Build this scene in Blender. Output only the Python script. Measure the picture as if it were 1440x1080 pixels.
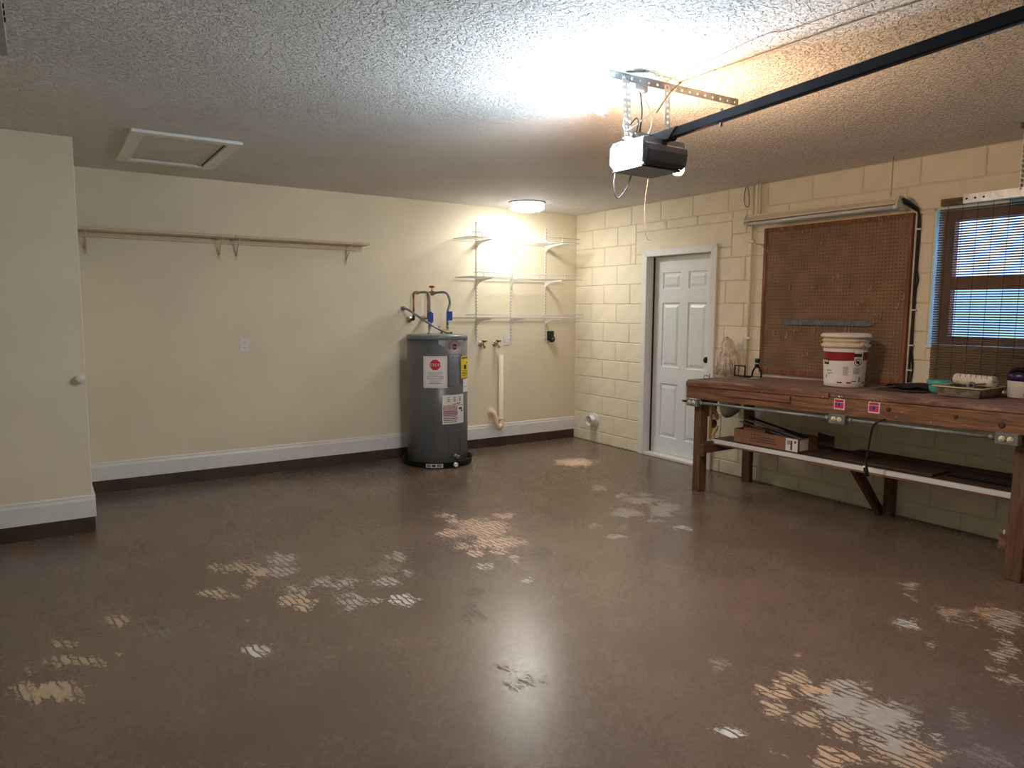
import bpy, bmesh, math, random
from mathutils import Vector, Matrix
random.seed(7)
for o in list(bpy.data.objects):
    bpy.data.objects.remove(o)
SC = bpy.context.scene
COL = SC.collection
# ---------------------------------------------------------------- camera, world, exposure
H = 2.46                                   # ceiling height
cam_data = bpy.data.cameras.new('camera')
cam_data.sensor_width = 36.0
cam_data.lens = 25.0
cam_data.clip_start = 0.05
cam = bpy.data.objects.new('camera', cam_data)
COL.objects.link(cam)
RGT = Vector((0.83477, -0.55057, 0.00518)); UPV = Vector((0.05274, 0.08932, 0.99461)); FWD = Vector((0.54807, 0.82999, -0.10360))
cm = Matrix((RGT, UPV, -FWD)).transposed().to_4x4()
cm.translation = Vector((-4.962, -6.2475, 1.4263))
cam.matrix_world = cm
SC.camera = cam
world = bpy.data.worlds.new('world')
SC.world = world
world.use_nodes = True
bg = world.node_tree.nodes['Background']
bg.inputs[0].default_value = (0.34, 0.50, 1.0, 1)
bg.inputs[1].default_value = .62
SC.view_settings.view_transform = 'Standard'
SC.view_settings.look = 'None'
SC.view_settings.gamma = 1.0
SC.view_settings.use_curve_mapping = False
SC.view_settings.exposure = 2.7
SC.cycles.diffuse_bounces = 8
P_CEIL_BULB = 28.0      # emission strengths of the lamps
P_OPEN_COOL = 340.0
P_OPEN_WARM = 190.0
P_DOME = 13.0

# ---------------------------------------------------------------- materials
def srgb(r, g, b):
    f = lambda c: (c / 255.0) / 12.92 if c <= 10 else (((c / 255.0) + 0.055) / 1.055) ** 2.4
    return (f(r), f(g), f(b), 1.0)

class NT:
    def __init__(s, mat):
        s.t = mat.node_tree; s.b = s.t.nodes['Principled BSDF']
    def n(s, typ, **kw):
        nd = s.t.nodes.new(typ)
        for k, v in kw.items():
            setattr(nd, k, v)
        return nd
    def l(s, a, b):
        s.t.links.new(a, b)
    def val(s, inp, v):
        if hasattr(v, 'is_output') or hasattr(v, 'links'):
            s.l(v, inp)
        else:
            inp.default_value = v
    def math(s, op, a, b=0.0, c=0.0):
        nd = s.n('ShaderNodeMath', operation=op)
        s.val(nd.inputs[0], a); s.val(nd.inputs[1], b); s.val(nd.inputs[2], c)
        return nd.outputs[0]
    def mix(s, f, a, b):
        nd = s.n('ShaderNodeMix', data_type='RGBA')
        s.val(nd.inputs[0], f); s.val(nd.inputs[6], a); s.val(nd.inputs[7], b)
        return nd.outputs[2]
    def coord(s, which='Object', scale=(1, 1, 1), rot=(0, 0, 0)):
        tc = s.n('ShaderNodeTexCoord'); mp = s.n('ShaderNodeMapping')
        mp.inputs['Scale'].default_value = scale; mp.inputs['Rotation'].default_value = rot
        s.l(tc.outputs[which], mp.inputs[0])
        return mp.outputs[0]
    def noise(s, co, scale, detail=3, rough=0.5, dist=0.0):
        nd = s.n('ShaderNodeTexNoise'); s.l(co, nd.inputs['Vector'])
        nd.inputs['Scale'].default_value = scale; nd.inputs['Detail'].default_value = detail
        nd.inputs['Roughness'].default_value = rough; nd.inputs['Distortion'].default_value = dist
        return nd.outputs['Fac']
    def ramp(s, f, lo, hi, a=0.0, b=1.0, smooth=True):
        nd = s.n('ShaderNodeMapRange', interpolation_type='SMOOTHSTEP' if smooth else 'LINEAR')
        s.val(nd.inputs[0], f)
        for i, v in enumerate((lo, hi, a, b)):
            nd.inputs[1 + i].default_value = v
        return nd.outputs[0]
    def bump(s, h, strength, dist):
        nd = s.n('ShaderNodeBump'); s.val(nd.inputs['Height'], h)
        nd.inputs['Strength'].default_value = strength; nd.inputs['Distance'].default_value = dist
        s.l(nd.outputs[0], s.b.inputs['Normal'])

def new_mat(name, col, rough=0.6, metal=0.0, spec=0.5):
    m = bpy.data.materials.new(name); m.use_nodes = True
    b = m.node_tree.nodes['Principled BSDF']
    b.inputs['Base Color'].default_value = col
    b.inputs['Roughness'].default_value = rough
    b.inputs['Metallic'].default_value = metal
    b.inputs['Specular IOR Level'].default_value = spec
    return m

def mat(name, col, rough=0.6, metal=0.0, var=0.08, scale=14, bump=0.0, bscale=80, spec=0.5, which='Object'):
    """plain surface with faint procedural colour variation (and fine relief)"""
    m = new_mat(name, col, rough, metal, spec); t = NT(m)
    co = t.coord(which)
    f = t.noise(co, scale, 4)
    dark = tuple(c * (1 - var * 1.6) for c in col[:3]) + (1,)
    lite = tuple(min(1, c * (1 + var)) for c in col[:3]) + (1,)
    t.l(t.mix(t.ramp(f, .3, .7), dark, lite), t.b.inputs['Base Color'])
    if bump:
        t.bump(t.noise(co, bscale, 4), bump, .002)
    return m

def emit(name, col, strength):
    m = bpy.data.materials.new(name); m.use_nodes = True
    b = m.node_tree.nodes['Principled BSDF']
    b.inputs['Base Color'].default_value = (.9, .9, .9, 1)
    b.inputs['Emission Color'].default_value = col
    b.inputs['Emission Strength'].default_value = strength
    return m

def wood(name, dark, lite, rough=0.6, axis='Y', scale=5.0, worn=None):
    m = new_mat(name, lite, rough); t = NT(m)
    sc = {'Y': (14, 0.9, 14), 'Z': (14, 14, 0.9), 'X': (0.9, 14, 14)}[axis]
    co = t.coord('Object', sc)
    a = t.noise(co, scale * .6, 5, .6, 1.2)
    base = t.mix(t.ramp(a, .3, .72), dark, lite)
    co2 = t.coord('Object')
    k = t.noise(co2, 3.1, 2)
    base = t.mix(t.ramp(k, .55, .8, 0, .55), base, dark)
    if worn:
        w = t.noise(t.coord('Object', (6, 1.6, 6)), 3.5, 6, .7)
        base = t.mix(t.ramp(w, .5, .68, 0, .8), base, worn)
    t.l(base, t.b.inputs['Base Color'])
    t.bump(a, .25, .003)
    return m

M = {}
M['wall'] = mat('cream_plaster', srgb(228, 219, 194), .75, var=.03, scale=2, bump=.12, bscale=60)
M['block'] = mat('cream_block_paint', srgb(229, 221, 198), .62, var=.03, scale=6, bump=.25, bscale=90)
M['mortar'] = mat('painted_joint', srgb(219, 209, 180), .8, var=.06)
M['white'] = mat('white_paint', srgb(226, 226, 224), .4, var=.02)
M['door'] = mat('white_door_paint', srgb(222, 228, 232), .35, var=.015)
M['curb'] = mat('dark_brown_curb_paint', srgb(72, 56, 48), .5, var=.15, scale=5, bump=.3, bscale=20)
M['black'] = mat('black_plastic', srgb(22, 22, 24), .4, var=.1)
M['blackm'] = mat('black_metal', srgb(26, 28, 34), .35, .6, var=.1)
M['rubber'] = mat('black_rubber', srgb(18, 17, 17), .6, var=.1)
M['galv'] = mat('galvanised_steel', srgb(176, 180, 182), .42, .5, var=.15, scale=30)
M['zinc'] = mat('grey_conduit', srgb(136, 140, 142), .42, .4, var=.15, scale=20)
M['chrome'] = mat('chrome', srgb(215, 215, 215), .18, 1.0, var=.03)
M['copper'] = mat('copper', srgb(176, 122, 88), .4, .85, var=.2, scale=25)
M['brass'] = mat('brass', srgb(176, 150, 92), .4, .85, var=.15)
M['red'] = mat('red_paint', srgb(150, 30, 30), .4, var=.06)
M['blue'] = mat('blue_tag', srgb(38, 82, 160), .5, var=.06)
M['yellow'] = mat('yellow_paper', srgb(232, 206, 40), .6, var=.04)
M['paper'] = mat('white_paper', srgb(228, 226, 222), .65, var=.03)
M['ink'] = mat('black_ink', srgb(28, 28, 30), .6, var=.05)
M['greyink'] = mat('grey_ink', srgb(120, 116, 116), .6, var=.05)
M['redink'] = mat('red_ink', srgb(196, 30, 44), .55, var=.04)
M['pinkink'] = mat('pale_red_ink', srgb(196, 160, 160), .6, var=.04)
M['heater'] = mat('grey_enamel', srgb(92, 95, 98), .35, .0, var=.05, scale=3)
M['heatertop'] = mat('grey_enamel_top', srgb(120, 124, 128), .35, .1, var=.05)
M['silver'] = mat('silver_badge', srgb(150, 152, 158), .35, .7, var=.04)
M['maroon'] = mat('maroon_badge', srgb(110, 36, 46), .4, var=.05)
M['pvc'] = mat('cream_pvc', srgb(228, 208, 176), .4, var=.03)
M['ivory'] = mat('ivory_plastic', srgb(226, 214, 180), .4, var=.03)
M['plate'] = mat('white_plastic_plate', srgb(226, 224, 220), .4, var=.02)
M['wire'] = mat('white_coated_wire', srgb(222, 220, 214), .4, var=.04)
M['shelfpaint'] = mat('painted_shelf_board', srgb(206, 192, 164), .6, var=.05)
M['wood'] = wood('bench_wood', srgb(92, 60, 40), srgb(152, 108, 74), .6, 'Y')
M['woodtop'] = wood('bench_top_wood', srgb(92, 64, 54), srgb(142, 108, 92), .65, 'Y', worn=srgb(166, 140, 124))
M['woodstrip'] = wood('bench_strip_wood', srgb(94, 58, 44), srgb(148, 102, 80), .6, 'Y')
M['leg'] = wood('bench_leg_wood', srgb(78, 52, 38), srgb(124, 86, 62), .6, 'Z')
M['brace'] = wood('bench_brace_wood', srgb(74, 48, 36), srgb(114, 78, 60), .6, 'X')
M['darkwood'] = wood('dark_board', srgb(48, 34, 26), srgb(92, 66, 50), .65, 'Y')
M['palewood'] = wood('pale_wood', srgb(150, 116, 70), srgb(198, 164, 110), .6, 'Z')
M['cardboard'] = mat('cardboard', srgb(140, 98, 70), .8, var=.06, scale=8)
M['carddark'] = mat('dark_cardboard', srgb(58, 50, 46), .85, var=.1)
M['bucket'] = mat('white_bucket_plastic', srgb(224, 218, 208), .4, var=.03)
M['bucketold'] = mat('stained_bucket_plastic', srgb(214, 200, 172), .5, var=.06, scale=18)
M['labelred'] = mat('label_red', srgb(140, 22, 30), .45, var=.05)
M['teal'] = mat('teal_plastic', srgb(84, 176, 172), .35, var=.04)
M['purple'] = mat('dark_purple_lid', srgb(44, 26, 78), .3, var=.1)
M['tray'] = mat('worn_grey_tray', srgb(150, 140, 128), .4, .4, var=.25, scale=30)
M['dried'] = mat('dried_cream_paint', srgb(222, 210, 178), .5, var=.06)
M['nap'] = mat('roller_nap', srgb(226, 218, 202), .9, var=.06, scale=60, bump=.6, bscale=160)
M['mop'] = mat('cotton_mop_yarn', srgb(230, 220, 206), .95, var=.2, scale=30)
M['cloth'] = mat('grey_green_plastic', srgb(112, 106, 92), .6, var=.12, scale=10)
M['peg_frame'] = wood('pegboard_frame_wood', srgb(100, 60, 38), srgb(150, 98, 66), .6, 'Z')
M['hook'] = mat('dull_steel_hook', srgb(186, 176, 158), .4, .35, var=.1)
M['saw'] = mat('grey_saw_steel', srgb(118, 124, 130), .45, .6, var=.15, scale=25)
M['winframe'] = wood('window_frame_brown', srgb(96, 48, 36), srgb(136, 74, 56), .5, 'Z')
M['mint'] = mat('pale_mint_reveal', srgb(206, 236, 224), .6, var=.03)
M['slat'] = wood('bamboo_slat', srgb(72, 56, 38), srgb(112, 92, 66), .7, 'Y', 9)
M['thread'] = mat('dark_blind_thread', srgb(40, 34, 28), .9)
M['pink'] = mat('magenta_print', srgb(206, 30, 96), .5, var=.1)
M['violet'] = mat('violet_print', srgb(96, 86, 150), .5, var=.1)
M['bluepr'] = mat('pale_blue_print', srgb(120, 190, 210), .5, var=.1)
M['fixture'] = mat('cream_fixture_enamel', srgb(214, 204, 184), .4, var=.03)
M['tubeglass'] = mat('unlit_tube_glass', srgb(206, 206, 210), .15, var=.02)
M['greyplast'] = mat('dark_grey_housing', srgb(66, 68, 74), .45, .2, var=.08)
M['wirewhite'] = mat('white_wire_insulation', srgb(226, 214, 188), .5, var=.05)
M['wiregrey'] = mat('grey_wire_insulation', srgb(110, 96, 84), .6, var=.1)
M['green'] = mat('green_print', srgb(70, 130, 80), .5)

def make_pegboard_mat():
    m = new_mat('brown_pegboard', srgb(132, 86, 56), .6); t = NT(m)
    tc = t.n('ShaderNodeTexCoord'); sp = t.n('ShaderNodeSeparateXYZ'); t.l(tc.outputs['Object'], sp.inputs[0])
    fy = t.math('SUBTRACT', t.math('FRACT', t.math('MULTIPLY', sp.outputs[1], 1 / .0254)), .5)
    fz = t.math('SUBTRACT', t.math('FRACT', t.math('MULTIPLY', sp.outputs[2], 1 / .0254)), .5)
    d = t.math('SQRT', t.math('ADD', t.math('MULTIPLY', fy, fy), t.math('MULTIPLY', fz, fz)))
    hole = t.ramp(d, .13, .17, 1, 0)
    n = t.noise(t.coord(), 7, 4)
    base = t.mix(t.ramp(n, .3, .7), srgb(116, 88, 64), srgb(134, 103, 76))
    t.l(t.mix(hole, base, srgb(38, 24, 16)), t.b.inputs['Base Color'])
    t.bump(t.math('SUBTRACT', 1.0, hole), .5, .003)
    return m
M['pegboard'] = make_pegboard_mat()

def make_ceiling_mat():
    m = new_mat('textured_ceiling', srgb(205, 203, 200), .75); t = NT(m)
    co = t.coord('Object')
    a = t.noise(co, 48, 3, .55, .7)
    b = t.noise(co, 140, 2, .5)
    rdg = t.ramp(a, .45, .58)
    h = t.math('ADD', rdg, t.math('MULTIPLY', b, .3))
    t.bump(h, 1.0, .014)
    n = t.noise(co, 1.3, 3)
    t.l(t.mix(t.ramp(n, .3, .7), srgb(234, 231, 228), srgb(242, 240, 237)), t.b.inputs['Base Color'])
    return m
M['ceiling'] = make_ceiling_mat()

def make_floor_mat():
    m = new_mat('brown_floor_paint', srgb(108, 84, 70), .36); t = NT(m)
    co = t.coord('Object')
    wear = t.n('ShaderNodeAttribute', attribute_name='wear').outputs['Fac']
    tone = t.n('ShaderNodeAttribute', attribute_name='tone').outputs['Color']
    solid = t.n('ShaderNodeAttribute', attribute_name='solid').outputs['Fac']
    big = t.noise(co, 1.1, 4, .55)
    mid = t.noise(co, 6, 5, .6)
    paint = t.mix(t.ramp(big, .3, .7), srgb(104, 87, 74), srgb(117, 99, 85))
    paint = t.mix(t.ramp(mid, .35, .75, 0, .5), paint, srgb(108, 90, 77))
    scuff = t.noise(t.coord('Object', (1, 1, 1), (0, 0, .6)), 16, 6, .75, 1.5)
    paint = t.mix(t.ramp(scuff, .70, .78, 0, .15), paint, srgb(80, 67, 58))
    sp = t.n('ShaderNodeSeparateXYZ'); t.l(co, sp.inputs[0])
    wob = t.math('MULTIPLY', t.noise(co, 9, 2), .05)
    u = t.math('MULTIPLY', t.math('ADD', t.math('ADD', sp.outputs[0], t.math('MULTIPLY', sp.outputs[1], .12)), wob), 1 / .031)
    v = t.math('MULTIPLY', t.math('ADD', t.math('ADD', sp.outputs[1], t.math('MULTIPLY', sp.outputs[0], .9)), wob), 1 / .15)
    su = t.math('ABSOLUTE', t.math('SUBTRACT', t.math('FRACT', u), .5))
    sv = t.math('ABSOLUTE', t.math('SUBTRACT', t.math('FRACT', v), .5))
    ph = t.math('ABSOLUTE', t.math('SUBTRACT', t.math('FRACT', t.math('ADD', v, t.math('MULTIPLY', t.math('FLOOR', u), .37))), .5))
    stripe = t.math('MULTIPLY', t.ramp(su, .33, .38, 1, 0), t.ramp(ph, .44, .47, 1, 0))
    stripe = t.math('MAXIMUM', stripe, t.ramp(solid, .75, 1.1, 0, .92))
    fine = t.noise(co, 60, 5, .75)
    cl = t.noise(t.coord('Object', (1.6, .7, 1)), 17, 3, .6)
    msk = t.math('ADD', wear, t.math('ADD', t.math('MULTIPLY', t.math('SUBTRACT', fine, .5), 3.2), t.math('MULTIPLY', t.math('SUBTRACT', cl, .5), 2.0)))
    msk = t.math('MULTIPLY', t.math('MULTIPLY', t.ramp(msk, .36, .44), stripe), t.ramp(wear, .02, .06))
    spk = t.noise(co, 55, 2, .5)
    msk = t.math('MAXIMUM', msk, t.ramp(spk, .80, .82, 0, .8))
    tonev = t.mix(t.ramp(t.noise(co, 30, 3), .3, .7, 0, .25), tone, srgb(130, 114, 102))
    tonev = t.mix(t.ramp(wear, .0, .02, 1, 0), tonev, srgb(170, 158, 146))
    t.l(t.mix(msk, paint, tonev), t.b.inputs['Base Color'])
    spd = t.noise(t.coord('Object', (1, 1, 1), (0, 0, .5)), 42, 5, .72, .8)
    rg = t.math('ADD', t.ramp(big, .3, .7, .21, .28), t.math('MULTIPLY', t.ramp(spd, .35, .7), .06))
    rg = t.math('ADD', rg, t.math('MULTIPLY', msk, .25))
    t.l(rg, t.b.inputs['Roughness'])
    h = t.math('ADD', t.math('MULTIPLY', msk, -.6), t.math('ADD', t.math('MULTIPLY', t.noise(co, 26, 5, .65), .15), t.math('MULTIPLY', t.noise(co, 120, 2), .12)))
    t.bump(h, .35, .004)
    return m
M['floor'] = make_floor_mat()

# ---------------------------------------------------------------- mesh helpers
W = {}                                     # world position of every object's origin
def T(o, label=None, cat=None, group=None, kind=None):
    if label: o['label'] = label
    if cat: o['category'] = cat
    if group: o['group'] = group
    if kind: o['kind'] = kind
    return o

class MB:
    def __init__(s):
        s.v = []; s.f = []; s.sm = []
    def add(s, vs, fs, smooth=False):
        b = len(s.v); s.v += [Vector(p) for p in vs]
        for f in fs:
            s.f.append([i + b for i in f]); s.sm.append(smooth)
        return s
    def box(s, x0, x1, y0, y1, z0, z1):
        if x0 > x1: x0, x1 = x1, x0
        if y0 > y1: y0, y1 = y1, y0
        if z0 > z1: z0, z1 = z1, z0
        return s.hexa([(x0, y0, z0), (x1, y0, z0), (x1, y1, z0), (x0, y1, z0), (x0, y0, z1), (x1, y0, z1), (x1, y1, z1), (x0, y1, z1)])
    def hexa(s, p):
        return s.add(p, [(0, 3, 2, 1), (4, 5, 6, 7), (0, 1, 5, 4), (1, 2, 6, 5), (2, 3, 7, 6), (3, 0, 4, 7)])
    def prism(s, poly, d):
        """poly: 3D points in order, d: extrusion vector"""
        n = len(poly); d = Vector(d); a = [Vector(q) for q in poly]
        fs = [list(range(n))[::-1], list(range(n, 2 * n))] + [[i, (i + 1) % n, n + (i + 1) % n, n + i] for i in range(n)]
        return s.add(a + [q + d for q in a], fs)
    def tube(s, pts, r, n=8, cap=True, smooth=True):
        pts = [Vector(q) for q in pts]; m = len(pts)
        rs = r if isinstance(r, (list, tuple)) else [r] * m
        dirs = []
        for i in range(m):
            d = pts[min(i + 1, m - 1)] - pts[max(i - 1, 0)]
            dirs.append(d.normalized() if d.length > 1e-9 else Vector((0, 0, 1)))
        a = dirs[0].orthogonal().normalized()
        vs = []
        for i in range(m):
            a = (a - dirs[i] * a.dot(dirs[i]))
            a = a.normalized() if a.length > 1e-6 else dirs[i].orthogonal().normalized()
            b = dirs[i].cross(a)
            for k in range(n):
                t = 2 * math.pi * k / n
                vs.append(pts[i] + (a * math.cos(t) + b * math.sin(t)) * rs[i])
        fs = [[i * n + k, i * n + (k + 1) % n, (i + 1) * n + (k + 1) % n, (i + 1) * n + k] for i in range(m - 1) for k in range(n)]
        s.add(vs, fs, smooth)
        if cap:
            b = len(s.v) - len(vs)
            s.f.append([b + k for k in range(n)][::-1]); s.sm.append(False)
            s.f.append([b + (m - 1) * n + k for k in range(n)]); s.sm.append(False)
        return s
    def lathe(s, prof, c=(0, 0, 0), n=32, axis=(0, 0, 1), smooth=True):
        """prof: (radius, height) pairs along axis from c"""
        ax = Vector(axis).normalized(); a = ax.orthogonal().normalized(); b = ax.cross(a); c = Vector(c)
        vs = []; m = len(prof)
        for (r, h) in prof:
            for k in range(n):
                t = 2 * math.pi * k / n
                vs.append(c + ax * h + (a * math.cos(t) + b * math.sin(t)) * max(r, 1e-5))
        fs = [[i * n + k, i * n + (k + 1) % n, (i + 1) * n + (k + 1) % n, (i + 1) * n + k] for i in range(m - 1) for k in range(n)]
        s.add(vs, fs, smooth)
        b0 = len(s.v) - len(vs)
        if prof[0][0] > 1e-4:
            s.f.append([b0 + k for k in range(n)][::-1]); s.sm.append(False)
        if prof[-1][0] > 1e-4:
            s.f.append([b0 + (m - 1) * n + k for k in range(n)]); s.sm.append(False)
        return s
    def ball(s, c, r, n=16, sq=(1, 1, 1)):
        prof = [(r * math.sin(math.pi * i / 8), -r * math.cos(math.pi * i / 8)) for i in range(9)]
        b = len(s.v); s.lathe(prof, (0, 0, 0), n)
        for i in range(b, len(s.v)):
            q = s.v[i]; s.v[i] = Vector((q.x * sq[0] + c[0], q.y * sq[1] + c[1], q.z * sq[2] + c[2]))
        return s
    def text(s, txt, size, fn, width=None):
        vs, fs = text_mesh(txt)
        xs = [q[0] for q in vs]; w = max(xs) - min(xs); x0 = (max(xs) + min(xs)) / 2
        k = size; kx = (width / w) if width else size
        return s.add([fn((q[0] - x0) * kx, (q[1] - .36) * k) for q in vs], fs)
    def quad(s, fn, u0, u1, v0, v1, nu=1):
        vs = [fn(u0 + (u1 - u0) * i / nu, v) for v in (v0, v1) for i in range(nu + 1)]
        return s.add(vs, [[i, i + 1, nu + 2 + i, nu + 1 + i] for i in range(nu)])
    def build(s, name, material, parent=None, bevel=0.0, seg=1, kind=None, label=None):
        vs = s.v
        if parent is None:
            lo = [min(q[i] for q in vs) for i in range(3)]; hi = [max(q[i] for q in vs) for i in range(3)]
            org = Vector(((lo[0] + hi[0]) / 2, (lo[1] + hi[1]) / 2, lo[2]))
        else:
            org = W[parent]
        me = bpy.data.meshes.new(name)
        me.from_pydata([tuple(q - org) for q in vs], [], s.f)
        me.polygons.foreach_set('use_smooth', s.sm)
        me.update()
        bm = bmesh.new(); bm.from_mesh(me); bmesh.ops.recalc_face_normals(bm, faces=bm.faces); bm.to_mesh(me); bm.free()
        me.materials.append(M[material] if isinstance(material, str) else material)
        o = bpy.data.objects.new(name, me); COL.objects.link(o)
        if parent is None:
            o.location = org
        else:
            o.parent = parent
        W[o] = org
        if bevel:
            b = o.modifiers.new('bevel', 'BEVEL'); b.width = bevel; b.segments = seg; b.limit_method = 'ANGLE'; b.angle_limit = .6
        if kind: o['kind'] = kind
        if label: o['label'] = label
        return o

_tc = {}
def text_mesh(txt):
    if txt not in _tc:
        cu = bpy.data.curves.new('lettering', 'FONT'); cu.body = txt; cu.resolution_u = 2
        ob = bpy.data.objects.new('lettering', cu)
        COL.objects.link(ob)
        dg = bpy.context.evaluated_depsgraph_get()
        me = bpy.data.meshes.new_from_object(ob.evaluated_get(dg))
        _tc[txt] = ([tuple(v.co) for v in me.vertices], [list(p.vertices) for p in me.polygons])
        bpy.data.objects.remove(ob); bpy.data.curves.remove(cu); bpy.data.meshes.remove(me)
    return _tc[txt]

def empty(name, loc, label, cat, group=None, kind=None):
    o = bpy.data.objects.new(name, None); COL.objects.link(o)
    o.empty_display_size = .05
    o.location = loc; W[o] = Vector(loc)
    return T(o, label, cat, group, kind)

def copy_tree(o, delta, parent=None, label=None):
    c = o.copy(); COL.objects.link(c)
    if parent is None:
        c.location = o.location + Vector(delta); W[c] = W[o] + Vector(delta)
    else:
        c.parent = parent; W[c] = W[parent]
    if label: c['label'] = label
    for ch in list(o.children):
        copy_tree(ch, delta, c)
    return c

def arc(c, r, a0, a1, u, v, n=8):
    c = Vector(c); u = Vector(u); v = Vector(v)
    return [c + u * (r * math.cos(a0 + (a1 - a0) * i / n)) + v * (r * math.sin(a0 + (a1 - a0) * i / n)) for i in range(n + 1)]

def smooth_path(pts, n=5):
    """Catmull-Rom through pts"""
    P = [Vector(q) for q in pts]; out = []
    for i in range(len(P) - 1):
        p0 = P[max(i - 1, 0)]; p1 = P[i]; p2 = P[i + 1]; p3 = P[min(i + 2, len(P) - 1)]
        for k in range(n):
            t = k / n
            out.append(.5 * ((2 * p1) + (p2 - p0) * t + (2 * p0 - 5 * p1 + 4 * p2 - p3) * t * t + (3 * p1 - p0 - 3 * p2 + p3) * t ** 3))
    out.append(P[-1])
    return out

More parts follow.
